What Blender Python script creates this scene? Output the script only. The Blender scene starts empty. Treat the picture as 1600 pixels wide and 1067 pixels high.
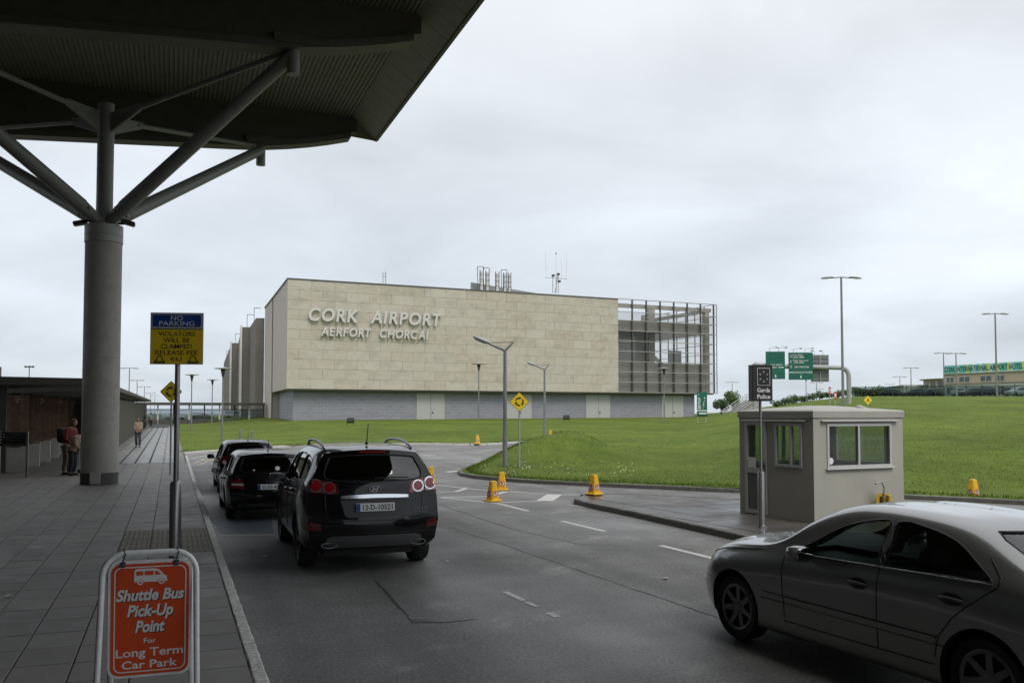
import bpy, bmesh, math, random, itertools
import numpy as np
from mathutils import Vector, Matrix, noise as mnoise
from mathutils.bvhtree import BVHTree
from mathutils.geometry import delaunay_2d_cdt
SC = bpy.context.scene
COL = SC.collection
random.seed(7); np.random.seed(7)
# ------------------------------------------------------------------ camera, sky, sun, exposure
F = 1400.0; CAMH = 2.2; PITCH = math.radians(2.4)
cd = bpy.data.cameras.new('camera'); cam = bpy.data.objects.new('camera', cd); COL.objects.link(cam)
cam.location = (0, 0, CAMH); cam.rotation_euler = (math.pi/2 + PITCH, 0, 0)
cd.sensor_fit = 'HORIZONTAL'; cd.sensor_width = 36; cd.lens = 36*F/1600; cd.shift_y = 54/1600
cd.clip_start = 0.05; cd.clip_end = 6000
SC.camera = cam
SUN_EL, SUN_AZ = math.radians(52), math.radians(150)        # azimuth clockwise from +Y
w = bpy.data.worlds.new('World'); SC.world = w; w.use_nodes = True
nt = w.node_tree; nt.nodes.clear()
def wn(t, **k):
    n = nt.nodes.new(t)
    for a, b in k.items(): setattr(n, a, b)
    return n
wo = wn('ShaderNodeOutputWorld'); mixs = wn('ShaderNodeMixShader'); b1 = wn('ShaderNodeBackground'); b2 = wn('ShaderNodeBackground')
sky = wn('ShaderNodeTexSky', sky_type='NISHITA', sun_disc=False, sun_elevation=SUN_EL, sun_rotation=SUN_AZ)
nt.links.new(sky.outputs[0], b1.inputs[0]); b1.inputs[1].default_value = 0.10
tc = wn('ShaderNodeTexCoord'); sep = wn('ShaderNodeSeparateXYZ'); nt.links.new(tc.outputs['Generated'], sep.inputs[0])
def wm(op, a, b=None, c=None):
    n = wn('ShaderNodeMath', operation=op)
    for i, q in enumerate((a, b, c)):
        if q is None: continue
        if isinstance(q, (int, float)): n.inputs[i].default_value = q
        else: nt.links.new(q, n.inputs[i])
    return n.outputs[0]
zc = wm('MAXIMUM', sep.outputs[2], 0.0)
den = wm('ADD', zc, 0.22)
cmb = wn('ShaderNodeCombineXYZ')
nt.links.new(wm('DIVIDE', sep.outputs[0], den), cmb.inputs[0]); nt.links.new(wm('DIVIDE', sep.outputs[1], den), cmb.inputs[1])
n1 = wn('ShaderNodeTexNoise'); n1.inputs['Scale'].default_value = 1.25; n1.inputs['Detail'].default_value = 5; n1.inputs['Roughness'].default_value = 0.5; n1.inputs['Distortion'].default_value = 0.35
nt.links.new(cmb.outputs[0], n1.inputs['Vector'])
n2 = wn('ShaderNodeTexNoise'); n2.inputs['Scale'].default_value = 0.42; n2.inputs['Detail'].default_value = 3
mp = wn('ShaderNodeMapping'); mp.inputs['Location'].default_value = (3.1, 1.7, 0); nt.links.new(cmb.outputs[0], mp.inputs[0]); nt.links.new(mp.outputs[0], n2.inputs['Vector'])
ramp = wn('ShaderNodeValToRGB'); nt.links.new(zc, ramp.inputs[0])
e = ramp.color_ramp.elements
e[0].position = 0.0; e[0].color = (0.56, 0.62, 0.69, 1)
e[1].position = 1.0; e[1].color = (1.22, 1.24, 1.27, 1)
for p, c in ((0.10, (0.62, 0.665, 0.725, 1)), (0.25, (0.71, 0.75, 0.80, 1)), (0.42, (0.81, 0.84, 0.88, 1))):
    q = ramp.color_ramp.elements.new(p); q.color = c
f1 = wm('MULTIPLY_ADD', wm('SUBTRACT', n1.outputs[0], 0.5), 0.85, 1.0)
f2 = wm('MULTIPLY_ADD', wm('SUBTRACT', n2.outputs[0], 0.5), 0.75, 1.0)
ff = wm('MULTIPLY', f1, f2)
sc_ = wn('ShaderNodeVectorMath', operation='SCALE'); nt.links.new(ramp.outputs[0], sc_.inputs[0]); nt.links.new(ff, sc_.inputs['Scale'])
nt.links.new(sc_.outputs[0], b2.inputs[0]); b2.inputs[1].default_value = 1.0
mixs.inputs[0].default_value = 0.90
nt.links.new(b1.outputs[0], mixs.inputs[1]); nt.links.new(b2.outputs[0], mixs.inputs[2]); nt.links.new(mixs.outputs[0], wo.inputs[0])
sd = bpy.data.lights.new('sun', 'SUN'); sd.energy = 1.25; sd.angle = math.radians(24); sd.color = (1, 0.965, 0.90)
sun = bpy.data.objects.new('sun', sd); COL.objects.link(sun)
sdir = Vector((math.sin(SUN_AZ)*math.cos(SUN_EL), math.cos(SUN_AZ)*math.cos(SUN_EL), math.sin(SUN_EL)))
sun.rotation_euler = (-sdir).to_track_quat('-Z', 'Y').to_euler(); sun.location = (0, 0, 60)
SC.view_settings.view_transform = 'Standard'; SC.view_settings.look = 'None'; SC.view_settings.gamma = 1
SC.view_settings.exposure = 0.30; SC.view_settings.use_curve_mapping = False
SC.cycles.max_bounces = 6; SC.cycles.transparent_max_bounces = 12; SC.cycles.caustics_reflective = False; SC.cycles.caustics_refractive = False
try: SC.cycles.use_denoising = True
except Exception: pass

# ------------------------------------------------------------------ coordinates
cP, sP = math.cos(PITCH), math.sin(PITCH)
def ray(u, v):
    xc = (u-800)/F; yc = (587.5-v)/F
    return Vector((xc, cP - yc*sP, sP + yc*cP))
def PT(u, v, Y):
    d = ray(u, v); return Vector((0, 0, CAMH)) + d*(Y/d.y)
def G(u, v, z=0.0):
    d = ray(u, v); return Vector((0, 0, CAMH)) + d*((z-CAMH)/d.z)
ND = Vector((0.9348, 0.3552)); TD = Vector((-0.3552, 0.9348))      # across the kerb / along the kerb
YAW = math.atan2(TD.y, TD.x)                                        # heading along the kerb
ANG = math.atan2(ND.y, ND.x)
def W(s, t): return Vector((s*ND.x + t*TD.x, s*ND.y + t*TD.y))
def ST(p): return (p[0]*ND.x + p[1]*ND.y, p[0]*TD.x + p[1]*TD.y)
def sst(a, b, x):
    x = max(0.0, min(1.0, (x-a)/(b-a))); return x*x*(3-2*x)
def T(x, y):
    s = x*ND.x + y*ND.y
    yy = max(0.0, min(y, 160.0)-24.0)
    return yy*yy/(yy+4.0)*(0.006+0.006*sst(2, 16, s))
def GT(u, v, off=0.0):
    z = off
    for _ in range(40):
        p = G(u, min(v, 9999), z); z = 0.5*z + 0.5*(T(p.x, p.y)+off)
    return Vector((p.x, p.y, T(p.x, p.y)+off))
KS = 0.747          # kerb line (s)
PZ = 0.12           # pavement height

# ------------------------------------------------------------------ materials
MATS = {}
def M(name, col, rough=0.6, metal=0.0, var=0.10, scale=6.0, bump=0.0, bscale=60.0, coat=0.0, spec=0.5, rvar=0.0, emit=None, alpha=None):
    if name in MATS: return MATS[name]
    m = bpy.data.materials.new(name); m.use_nodes = True; n = m.node_tree; b = n.nodes['Principled BSDF']
    b.inputs['Base Color'].default_value = (*col, 1); b.inputs['Roughness'].default_value = rough; b.inputs['Metallic'].default_value = metal
    b.inputs['Specular IOR Level'].default_value = spec; b.inputs['Coat Weight'].default_value = coat; b.inputs['Coat Roughness'].default_value = 0.04
    t = n.nodes.new('ShaderNodeNewGeometry')
    if var > 0 or rvar > 0:
        no = n.nodes.new('ShaderNodeTexNoise'); no.inputs['Scale'].default_value = scale; no.inputs['Detail'].default_value = 6; no.inputs['Roughness'].default_value = 0.62
        n.links.new(t.outputs['Position'], no.inputs['Vector'])
        if var > 0:
            r = n.nodes.new('ShaderNodeValToRGB'); n.links.new(no.outputs[0], r.inputs[0])
            r.color_ramp.elements[0].position = 0.3; r.color_ramp.elements[1].position = 0.7
            r.color_ramp.elements[0].color = (*[c*(1-var) for c in col], 1); r.color_ramp.elements[1].color = (*[min(1, c*(1+var)) for c in col], 1)
            n.links.new(r.outputs[0], b.inputs['Base Color'])
        if rvar > 0:
            mr = n.nodes.new('ShaderNodeMapRange'); n.links.new(no.outputs[0], mr.inputs[0])
            mr.inputs[1].default_value = 0.3; mr.inputs[2].default_value = 0.7; mr.inputs[3].default_value = max(0.02, rough-rvar); mr.inputs[4].default_value = min(1, rough+rvar)
            n.links.new(mr.outputs[0], b.inputs['Roughness'])
    if bump > 0:
        nb = n.nodes.new('ShaderNodeTexNoise'); nb.inputs['Scale'].default_value = bscale; nb.inputs['Detail'].default_value = 4
        n.links.new(t.outputs['Position'], nb.inputs['Vector'])
        bu = n.nodes.new('ShaderNodeBump'); bu.inputs['Strength'].default_value = bump; bu.inputs['Distance'].default_value = 0.02
        n.links.new(nb.outputs[0], bu.inputs['Height']); n.links.new(bu.outputs[0], b.inputs['Normal'])
    if emit: b.inputs['Emission Color'].default_value = (*emit[:3], 1); b.inputs['Emission Strength'].default_value = emit[3]
    MATS[name] = m; return m
def GLASS(name, tint, refl=1.0, ior=1.5):
    if name in MATS: return MATS[name]
    m = bpy.data.materials.new(name); m.use_nodes = True; n = m.node_tree; n.nodes.clear()
    o = n.nodes.new('ShaderNodeOutputMaterial'); mx = n.nodes.new('ShaderNodeMixShader'); tr = n.nodes.new('ShaderNodeBsdfTransparent'); gl = n.nodes.new('ShaderNodeBsdfGlossy')
    tr.inputs[0].default_value = (*tint, 1); gl.inputs['Roughness'].default_value = 0.01; gl.inputs[0].default_value = (refl, refl, refl, 1)
    fr = n.nodes.new('ShaderNodeMapRange'); lw = n.nodes.new('ShaderNodeLayerWeight'); lw.inputs[0].default_value = .5; pw = n.nodes.new('ShaderNodeMath'); pw.operation = 'POWER'; pw.inputs[1].default_value = 5
    n.links.new(lw.outputs['Facing'], pw.inputs[0]); n.links.new(pw.outputs[0], fr.inputs[0]); fr.inputs[3].default_value = 2*((ior-1)/(ior+1))**2; fr.inputs[4].default_value = 1
    n.links.new(fr.outputs[0], mx.inputs[0]); n.links.new(tr.outputs[0], mx.inputs[1]); n.links.new(gl.outputs[0], mx.inputs[2]); n.links.new(mx.outputs[0], o.inputs[0])
    MATS[name] = m; return m

# ------------------------------------------------------------------ mesh building
class MB:
    def __init__(s): s.v = []; s.f = []; s.mi = []; s.cur = 0
    def add(s, vs, fs):
        o = len(s.v); s.v.extend([tuple(q) for q in vs]); s.f.extend([tuple(i+o for i in f) for f in fs]); s.mi.extend([s.cur]*len(fs)); return s
    def hexa(s, p):   # 8 points: bottom 4 ccw, top 4 ccw
        return s.add(p, [(3,2,1,0),(4,5,6,7),(0,1,5,4),(1,2,6,5),(2,3,7,6),(3,0,4,7)])
    def box(s, x0, x1, y0, y1, z0, z1, mat=None):
        p = [(x0,y0,z0),(x1,y0,z0),(x1,y1,z0),(x0,y1,z0),(x0,y0,z1),(x1,y0,z1),(x1,y1,z1),(x0,y1,z1)]
        if mat is not None: p = [tuple(mat @ Vector(q)) for q in p]
        return s.hexa(p)
    def bbox(s, x0, x1, y0, y1, z0, z1, bev=0.01, seg=1, mat=None):
        bm = bmesh.new(); bmesh.ops.create_cube(bm, size=1)
        for v in bm.verts: v.co = Vector((x0+(v.co.x+.5)*(x1-x0), y0+(v.co.y+.5)*(y1-y0), z0+(v.co.z+.5)*(z1-z0)))
        bmesh.ops.bevel(bm, geom=bm.edges[:], offset=bev, segments=seg, affect='EDGES', profile=0.5)
        bm.verts.index_update()
        s.add([tuple((mat @ v.co) if mat is not None else v.co) for v in bm.verts], [[v.index for v in f.verts] for f in bm.faces]); bm.free(); return s
    def beam(s, p0, p1, wd, h, up=(0,0,1)):    # rectangular bar from p0 to p1
        p0, p1 = Vector(p0), Vector(p1); d = (p1-p0).normalized(); u = Vector(up)
        if abs(d.dot(u)) > 0.99: u = Vector((1,0,0))
        x = d.cross(u).normalized()*wd/2; y = x.cross(d).normalized()*h/2
        return s.hexa([p0-x-y, p0+x-y, p1+x-y, p1-x-y, p0-x+y, p0+x+y, p1+x+y, p1-x+y])
    def cyl(s, p0, p1, r0, r1=None, n=12, caps=True):
        r1 = r0 if r1 is None else r1; p0, p1 = Vector(p0), Vector(p1); d = (p1-p0).normalized()
        a = d.orthogonal().normalized(); b = d.cross(a); vs = []
        for p, r in ((p0, r0), (p1, r1)):
            for i in range(n):
                an = 2*math.pi*i/n; vs.append(p + a*math.cos(an)*r + b*math.sin(an)*r)
        fs = [(i, (i+1) % n, n+(i+1) % n, n+i) for i in range(n)]
        if caps: fs += [tuple(range(n-1, -1, -1)), tuple(range(n, 2*n))]
        return s.add(vs, fs)
    def tube(s, path, r, n=8, closed=False):
        P = [Vector(p) for p in path]; m = len(P); vs = []; fs = []; a = None
        rr = r if isinstance(r, (list, tuple)) else [r]*m
        for i in range(m):
            d = (P[(i+1) % m]-P[i-1]) if closed or 0 < i < m-1 else (P[1]-P[0] if i == 0 else P[-1]-P[-2])
            d.normalize()
            a = d.orthogonal() if a is None else a - d*a.dot(d)
            a.normalize(); b = d.cross(a)
            for j in range(n):
                an = 2*math.pi*j/n; vs.append(P[i] + a*math.cos(an)*rr[i] + b*math.sin(an)*rr[i])
        for i in range(m if closed else m-1):
            for j in range(n):
                k = (i+1) % m; fs.append((i*n+j, i*n+(j+1) % n, k*n+(j+1) % n, k*n+j))
        if not closed: fs += [tuple(range(n-1, -1, -1)), tuple((m-1)*n+j for j in range(n))]
        return s.add(vs, fs)
    def prism(s, poly, off):     # planar polygon (3-D points) extruded by vector off
        n = len(poly); o = Vector(off); P = [Vector(p) for p in poly]
        return s.add(P + [p+o for p in P], [tuple(range(n-1, -1, -1)), tuple(range(n, 2*n))] + [(i, (i+1) % n, n+(i+1) % n, n+i) for i in range(n)])
    def lathe(s, prof, n=20, c=(0,0,0), axis='z', closed=False, caps=True):
        vs = []; m = len(prof); c = Vector(c)
        for r, h in prof:
            for j in range(n):
                an = 2*math.pi*j/n; q = (r*math.cos(an), r*math.sin(an), h)
                if axis == 'y': q = (q[0], q[2], q[1])
                if axis == 'x': q = (q[2], q[0], q[1])
                vs.append(c+Vector(q))
        fs = []
        for i in range(m if closed else m-1):
            k = (i+1) % m
            for j in range(n): fs.append((i*n+j, i*n+(j+1) % n, k*n+(j+1) % n, k*n+j))
        if not closed and caps: fs += [tuple(range(n-1, -1, -1)), tuple((m-1)*n+j for j in range(n))]
        return s.add(vs, fs)
    def ball(s, c, rx, ry, rz, nu=12, nv=8, mat=None):
        vs = []; fs = []
        for i in range(nv+1):
            th = math.pi*i/nv
            for j in range(nu):
                ph = 2*math.pi*j/nu; q = Vector((rx*math.sin(th)*math.cos(ph), ry*math.sin(th)*math.sin(ph), rz*math.cos(th)))
                vs.append(Vector(c) + ((mat @ q) if mat is not None else q))
        for i in range(nv):
            for j in range(nu): fs.append((i*nu+j, (i+1)*nu+j, (i+1)*nu+(j+1) % nu, i*nu+(j+1) % nu))
        return s.add(vs, fs)
    def mesh(s, name, mats, smooth=None):
        me = bpy.data.meshes.new(name); me.from_pydata(s.v, [], s.f)
        for m in (mats if isinstance(mats, (list, tuple)) else [mats]): me.materials.append(m)
        if any(s.mi): me.polygons.foreach_set('material_index', s.mi)
        bm = bmesh.new(); bm.from_mesh(me); bmesh.ops.remove_doubles(bm, verts=bm.verts, dist=1e-5); bmesh.ops.recalc_face_normals(bm, faces=bm.faces); bm.to_mesh(me); bm.free()
        if smooth: me.shade_smooth(); me.set_sharp_from_angle(angle=math.radians(smooth))
        me.update(); return me
    def build(s, name, mats, parent=None, smooth=None): return obj(name, s.mesh(name, mats, smooth), parent)
def obj(name, me, parent=None):
    o = bpy.data.objects.new(name, me); COL.objects.link(o)
    if parent is not None: o.parent = parent
    return o
def tag(o, label=None, cat=None, group=None, kind=None):
    for k, q in (('label', label), ('category', cat), ('group', group), ('kind', kind)):
        if q: o[k] = q
    return o
def thing(name, label, cat, loc=(0,0,0), rz=0.0, group=None):
    o = bpy.data.objects.new(name, None); COL.objects.link(o); o.empty_display_size = 0.2
    o.location = loc; o.rotation_euler = (0, 0, rz); return tag(o, label, cat, group)
KIDS = {}
def kids(o): return [c for c in COL.objects if c.parent is o]
def copy_tree(o, parent=None):
    c = o.copy(); COL.objects.link(c); c.parent = parent
    for ch in o.children: copy_tree(ch, c)
    return c
def place(o, loc, rz, label=None):
    o.location = loc; o.rotation_euler = (0, 0, rz)
    if label: o['label'] = label
    return o
_tc = {}
def text_mesh(s, size=1.0, extrude=0.0, bold=0.0, shear=0.0, ax='CENTER', name='lettering', sx=1.0, spacing=1.0):
    cu = bpy.data.curves.new(name, 'FONT'); cu.body = s; cu.size = size; cu.extrude = extrude; cu.offset = bold; cu.shear = shear
    cu.align_x = ax; cu.space_character = spacing; cu.resolution_u = 3
    o = bpy.data.objects.new(name, cu); COL.objects.link(o)
    dg = bpy.context.evaluated_depsgraph_get(); me = bpy.data.meshes.new_from_object(o.evaluated_get(dg)); me.name = name
    bpy.data.objects.remove(o); bpy.data.curves.remove(cu)
    if sx != 1.0: me.transform(Matrix.Diagonal((sx, 1, 1, 1)))
    return me
def text(s, mat, parent, loc, rot, size, **k):
    me = text_mesh(s, size, **k); me.materials.clear(); me.materials.append(mat)
    o = obj(k.get('name', 'lettering'), me, parent); o.location = loc; o.rotation_euler = rot; return o
def poly_area_mesh(outline, zf, step, name, mats, holes=(), jitter=0.0, parent=None, smooth=True, inner=None):
    """triangulated sheet over a 2-D outline, heights from zf(x,y)"""
    pts = []; edges = []
    for lp in [outline]+list(holes):
        o = len(pts); d = []
        for i in range(len(lp)):
            a, b = Vector(lp[i][:2]), Vector(lp[(i+1) % len(lp)][:2]); n = max(1, int((b-a).length/step))
            d += [a.lerp(b, j/n) for j in range(n)]
        pts += d; edges += [(o+i, o+(i+1) % len(d)) for i in range(len(d))]
    xs = [p.x for p in pts]; ys = [p.y for p in pts]; x = min(xs)
    while x < max(xs):
        y = min(ys)
        while y < max(ys):
            st = inner(x, y) if inner else 1
            if st: pts.append(Vector((x+random.uniform(-jitter, jitter)*step, y+random.uniform(-jitter, jitter)*step)))
            y += step
        x += step
    vs, es, fs, *_ = delaunay_2d_cdt(pts, edges, [], 1 if not holes else 2, 1e-4)
    me = bpy.data.meshes.new(name); me.from_pydata([(p.x, p.y, zf(p.x, p.y)) for p in vs], [], fs)
    bm = bmesh.new(); bm.from_mesh(me)
    for f in bm.faces:
        if f.normal.z < 0: f.normal_flip()
    bm.to_mesh(me); bm.free()
    for m in (mats if isinstance(mats, (list, tuple)) else [mats]): me.materials.append(m)
    if smooth: me.shade_smooth()
    return obj(name, me, parent)
def strip(path, wd, zf, name, mat, parent=None, mbx=None):
    """flat painted strip along a 2-D path draped on zf"""
    P = [Vector(p[:2]) for p in path]; Q = []
    for i in range(len(P)-1):
        n = max(1, int((P[i+1]-P[i]).length/0.8)); Q += [P[i].lerp(P[i+1], j/n) for j in range(n)]
    Q.append(P[-1]); mb = mbx or MB(); vs = []
    for i, p in enumerate(Q):
        d = (Q[min(i+1, len(Q)-1)]-Q[max(i-1, 0)]).normalized(); nn = Vector((-d.y, d.x))
        ww = wd(i/(len(Q)-1)) if callable(wd) else wd
        for k in (-1, 1): q = p+nn*k*ww/2; vs.append((q.x, q.y, zf(q.x, q.y)))
    mb.add(vs, [(2*i, 2*i+2, 2*i+3, 2*i+1) for i in range(len(Q)-1)])
    return mb if mbx else mb.build(name, mat, parent)
def spline(pts, n=8, closed=False):
    P = [Vector(p) for p in pts]; m = len(P); out = []
    for i in range(m if closed else m-1):
        p0 = P[i-1] if closed or i > 0 else P[0]; p1 = P[i]; p2 = P[(i+1) % m]; p3 = P[(i+2) % m] if closed or i+2 < m else P[-1]
        for j in range(n):
            t = j/n; out.append(0.5*((2*p1)+(p2-p0)*t+(2*p0-5*p1+4*p2-p3)*t*t+(3*p1-p0-3*p2+p3)*t**3))
    if not closed: out.append(P[-1])
    return out
# ------------------------------------------------------------------ ground materials
def layered(name, cols, scales, rough, bump, bscale, rough_wet=None, wet_scale=0.2, dist=0.02, spec=.5):
    m = bpy.data.materials.new(name); m.use_nodes = True; n = m.node_tree; b = n.nodes['Principled BSDF']; b.inputs['Specular IOR Level'].default_value = spec
    t = n.nodes.new('ShaderNodeNewGeometry'); prev = None
    for i, (c0, c1, fac) in enumerate(cols):
        no = n.nodes.new('ShaderNodeTexNoise'); no.inputs['Scale'].default_value = scales[i]; no.inputs['Detail'].default_value = 5; no.inputs['Roughness'].default_value = .65
        n.links.new(t.outputs['Position'], no.inputs['Vector'])
        r = n.nodes.new('ShaderNodeValToRGB'); n.links.new(no.outputs[0], r.inputs[0])
        r.color_ramp.elements[0].position = .32; r.color_ramp.elements[1].position = .68
        r.color_ramp.elements[0].color = (*c0, 1); r.color_ramp.elements[1].color = (*c1, 1)
        if prev is None: prev = r.outputs[0]
        else:
            mx = n.nodes.new('ShaderNodeMix'); mx.data_type = 'RGBA'; mx.inputs[0].default_value = fac
            n.links.new(prev, mx.inputs[6]); n.links.new(r.outputs[0], mx.inputs[7]); prev = mx.outputs[2]
    n.links.new(prev, b.inputs['Base Color']); b.inputs['Roughness'].default_value = rough
    if rough_wet is not None:
        no = n.nodes.new('ShaderNodeTexNoise'); no.inputs['Scale'].default_value = wet_scale; no.inputs['Detail'].default_value = 4
        n.links.new(t.outputs['Position'], no.inputs['Vector'])
        mr = n.nodes.new('ShaderNodeMapRange'); mr.inputs[1].default_value = .4; mr.inputs[2].default_value = .62; mr.inputs[3].default_value = rough; mr.inputs[4].default_value = rough_wet
        n.links.new(no.outputs[0], mr.inputs[0]); n.links.new(mr.outputs[0], b.inputs['Roughness'])
    if bump:
        nb = n.nodes.new('ShaderNodeTexNoise'); nb.inputs['Scale'].default_value = bscale; nb.inputs['Detail'].default_value = 5; nb.inputs['Roughness'].default_value = .7
        n.links.new(t.outputs['Position'], nb.inputs['Vector'])
        bu = n.nodes.new('ShaderNodeBump'); bu.inputs['Strength'].default_value = bump; bu.inputs['Distance'].default_value = dist
        n.links.new(nb.outputs[0], bu.inputs['Height']); n.links.new(bu.outputs[0], b.inputs['Normal'])
    MATS[name] = m; return m
def add_streaks(m, ang, sx, sy, lo, hi, p0=.38, p1=.62):
    n = m.node_tree; b = n.nodes['Principled BSDF']; src = b.inputs['Base Color'].links[0].from_socket; g = n.nodes.new('ShaderNodeNewGeometry'); mp = n.nodes.new('ShaderNodeMapping'); mp.vector_type = 'TEXTURE'
    mp.inputs['Rotation'].default_value = (0,0,ang); mp.inputs['Scale'].default_value = (sx,sy,1); n.links.new(g.outputs['Position'], mp.inputs[0]); no = n.nodes.new('ShaderNodeTexNoise'); no.inputs['Scale'].default_value = 1; no.inputs['Detail'].default_value = 5
    n.links.new(mp.outputs[0], no.inputs['Vector']); mr = n.nodes.new('ShaderNodeMapRange'); mr.inputs[1].default_value = p0; mr.inputs[2].default_value = p1; mr.inputs[3].default_value = lo; mr.inputs[4].default_value = hi; n.links.new(no.outputs[0], mr.inputs[0])
    vm = n.nodes.new('ShaderNodeVectorMath'); vm.operation = 'SCALE'; n.links.new(src, vm.inputs[0]); n.links.new(mr.outputs[0], vm.inputs['Scale']); n.links.new(vm.outputs[0], b.inputs['Base Color'])
ASPH = layered('asphalt', [((.122,.119,.113),(.158,.154,.147),1), ((.070,.069,.067),(.24,.237,.23),.34), ((.108,.106,.101),(.165,.162,.155),.5)], [.35, 90, 2.2], .78, .35, 120, .44, .16, .012)
add_streaks(ASPH, YAW, 9, .7, .82, 1.15); add_streaks(ASPH, .4, 1.6, 1.1, .86, 1.1)
add_streaks(ASPH, 1.1, 1.6, .8, 1.0, 1.5, .62, .70); add_streaks(ASPH, 0, .035, .035, .72, 1.28, .4, .6)
GRASS = layered('grass_turf', [((.062,.108,.010),(.120,.142,.020),1), ((.050,.092,.008),(.122,.140,.026),.45), ((.044,.080,.007),(.108,.145,.022),.4)], [.12, .7, 14], .9, .9, 9, dist=.06, spec=.15)
add_streaks(GRASS, .9, 7, 9, .92, 1.22); add_streaks(GRASS, -.5, 2.2, 2.8, .92, 1.10); add_streaks(GRASS, .3, .5, .9, .90, 1.12)
FARG = layered('far_ground', [((.07,.09,.04),(.11,.11,.07),1)], [.02], .9, 0, 1)
PAVB = M('pavement_bedding', (.035,.034,.032), .85)
KERB = M('granite_kerb', (.52,.505,.475), .8, var=.30, scale=14, bump=.8, bscale=35)
DKERB = M('concrete_kerb', (.115,.112,.10), .7, var=.25, scale=6, bump=.4, bscale=40)
PAVE = [M('paver_%d' % i, c, .60, var=.16, scale=3.5, bump=.12, bscale=70, rvar=.14) for i, c in enumerate([(.142,.133,.120),(.152,.142,.127),(.132,.124,.113),(.146,.139,.126),(.160,.148,.131)])]
PAVLIGHT = M('smooth_paving', (.16,.158,.152), .42, var=.15, scale=2, rvar=.15)
TACT = M('tactile_buff', (.125,.112,.088), .75, var=.2, scale=9)
WHITE = M('road_paint_white', (.50,.50,.48), .6, var=.25, scale=9)
WORN = M('road_paint_worn', (.46,.455,.44), .7, var=.35, scale=16)
YELP = M('road_paint_yellow', (.45,.33,.08), .6, var=.3, scale=9)
TAR = M('tar', (.045,.045,.044), .5, var=.2)
CHAN_SHEEN = M('channel_and_sheen_pale', (.21,.21,.205), .6, var=.2, scale=5, rvar=.2)
IPAVE = [M('island_paver_%d' % i, c, .42, var=.25, scale=.55, rvar=.30, bump=.1, bscale=50) for i, c in enumerate([(.066,.058,.052),(.078,.070,.062),(.058,.053,.048)])]

# ------------------------------------------------------------------ ground sheet and road
def sheet(name, xs, ys, zf, mat):
    vs = [(x, y, zf(x, y)) for y in ys for x in xs]; n = len(xs)
    me = bpy.data.meshes.new(name); me.from_pydata(vs, [], [(j*n+i, j*n+i+1, (j+1)*n+i+1, (j+1)*n+i) for j in range(len(ys)-1) for i in range(n-1)])
    me.materials.append(mat); me.shade_smooth(); return obj(name, me)
xs = [-3000, -1200, -500, -250] + list(range(-160, 161, 8)) + [250, 500, 1200, 3000]
ys = [-600, -200, -60] + list(range(-40, 200, 8)) + [260, 400, 800, 1600, 3500]
tag(sheet('ground', xs, ys, lambda x, y: T(x, y)-0.12, FARG), kind='structure')
def st_sheet(name, s0, s1, t0, t1, ns, ntt, off, mat):
    vs = []
    for j in range(ntt+1):
        for i in range(ns+1):
            p = W(s0+(s1-s0)*i/ns, t0+(t1-t0)*j/ntt); vs.append((p.x, p.y, T(p.x, p.y)+off))
    me = bpy.data.meshes.new(name); n = ns+1
    me.from_pydata(vs, [], [(j*n+i, j*n+i+1, (j+1)*n+i+1, (j+1)*n+i) for j in range(ntt) for i in range(ns)]); me.materials.append(mat); me.shade_smooth(); return obj(name, me)
road = tag(st_sheet('road', KS-.05, 75, -130, 130, 40, 120, 0.0, ASPH), kind='structure')

# ------------------------------------------------------------------ pavement: bedding, pavers, tactile slabs
pav = tag(st_sheet('pavement', -45, KS-.11, -130, 140, 20, 150, PZ-.022, PAVB), kind='structure')
CW, CL = .455, .60
def paver_mesh(w_, l_, h, mat, ribs=0):
    mb = MB(); g = .006; mb.bbox(g, w_-g, g, l_-g, -h, 0, .004)
    for k in range(ribs):
        x = (k+.5)/ribs*w_; mb.hexa([(x-.02,.02,-.001),(x+.02,.02,-.001),(x+.02,l_-.02,-.001),(x-.02,l_-.02,-.001),(x-.011,.03,.007),(x+.011,.03,.007),(x+.011,l_-.03,.007),(x-.011,l_-.03,.007)])
    return mb.mesh('paver', mat)
PM = [paver_mesh(CW, CL, .03, m) for m in PAVE]; TM = paver_mesh(CW, CL, .03, TACT, 6)
def proj(p):
    q = Vector(p)-Vector((0,0,CAMH)); z = q.y*cP+q.z*sP; y = -q.y*sP+q.z*cP
    return (800+F*q.x/z, 587.5-F*y/z, z) if z > .1 else (-9e9, 0, z)
cells = []
for i in range(0, 42):
    for j in range(8, 66):
        s0 = .63-CW*(i+1); t0 = j*CL; p = W(s0+CW/2, t0+CL/2); u, v, z = proj((p.x, p.y, PZ))
        if -60 < u < 500 and v < 1130: cells.append((z, i, j, s0, t0, p))
cells.sort(key=lambda c: c[0])
stuffm = [MB() for _ in range(2)]
npv = 0
for z, i, j, s0, t0, p in cells:
    tact = i <= 2 and 24 <= j <= 28
    if npv < 290 or tact:
        me = TM if tact else PM[(i*7+j*13+(i*j) % 5) % 5 if random.random() < .9 else 4]
        o = obj('tactile_slab' if tact else 'paver', me, pav); q = W(s0, t0)
        o.location = (q.x, q.y, T(p.x, p.y)+PZ+random.uniform(-.0015, .0015)); o.rotation_euler = (0, 0, ANG); npv += 1
    else:
        mb = stuffm[0]; g = .006; vs = []
        for a, b in ((g,g),(CW-g,g),(CW-g,CL-g),(g,CL-g)):
            q = W(s0+a, t0+b); vs.append((q.x, q.y, T(q.x, q.y)+PZ))
        mb.cur = (i*7+j*13+(i*j) % 5) % 5
        mb.add([(x, y, zz-.02) for x, y, zz in vs]+vs, [(4,5,6,7),(0,1,5,4),(1,2,6,5),(2,3,7,6),(3,0,4,7)])
o = stuffm[0].build('far_paver', PAVE, pav); o['kind'] = 'stuff'
mb = MB()       # long light paving bands of the far walkway
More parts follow.
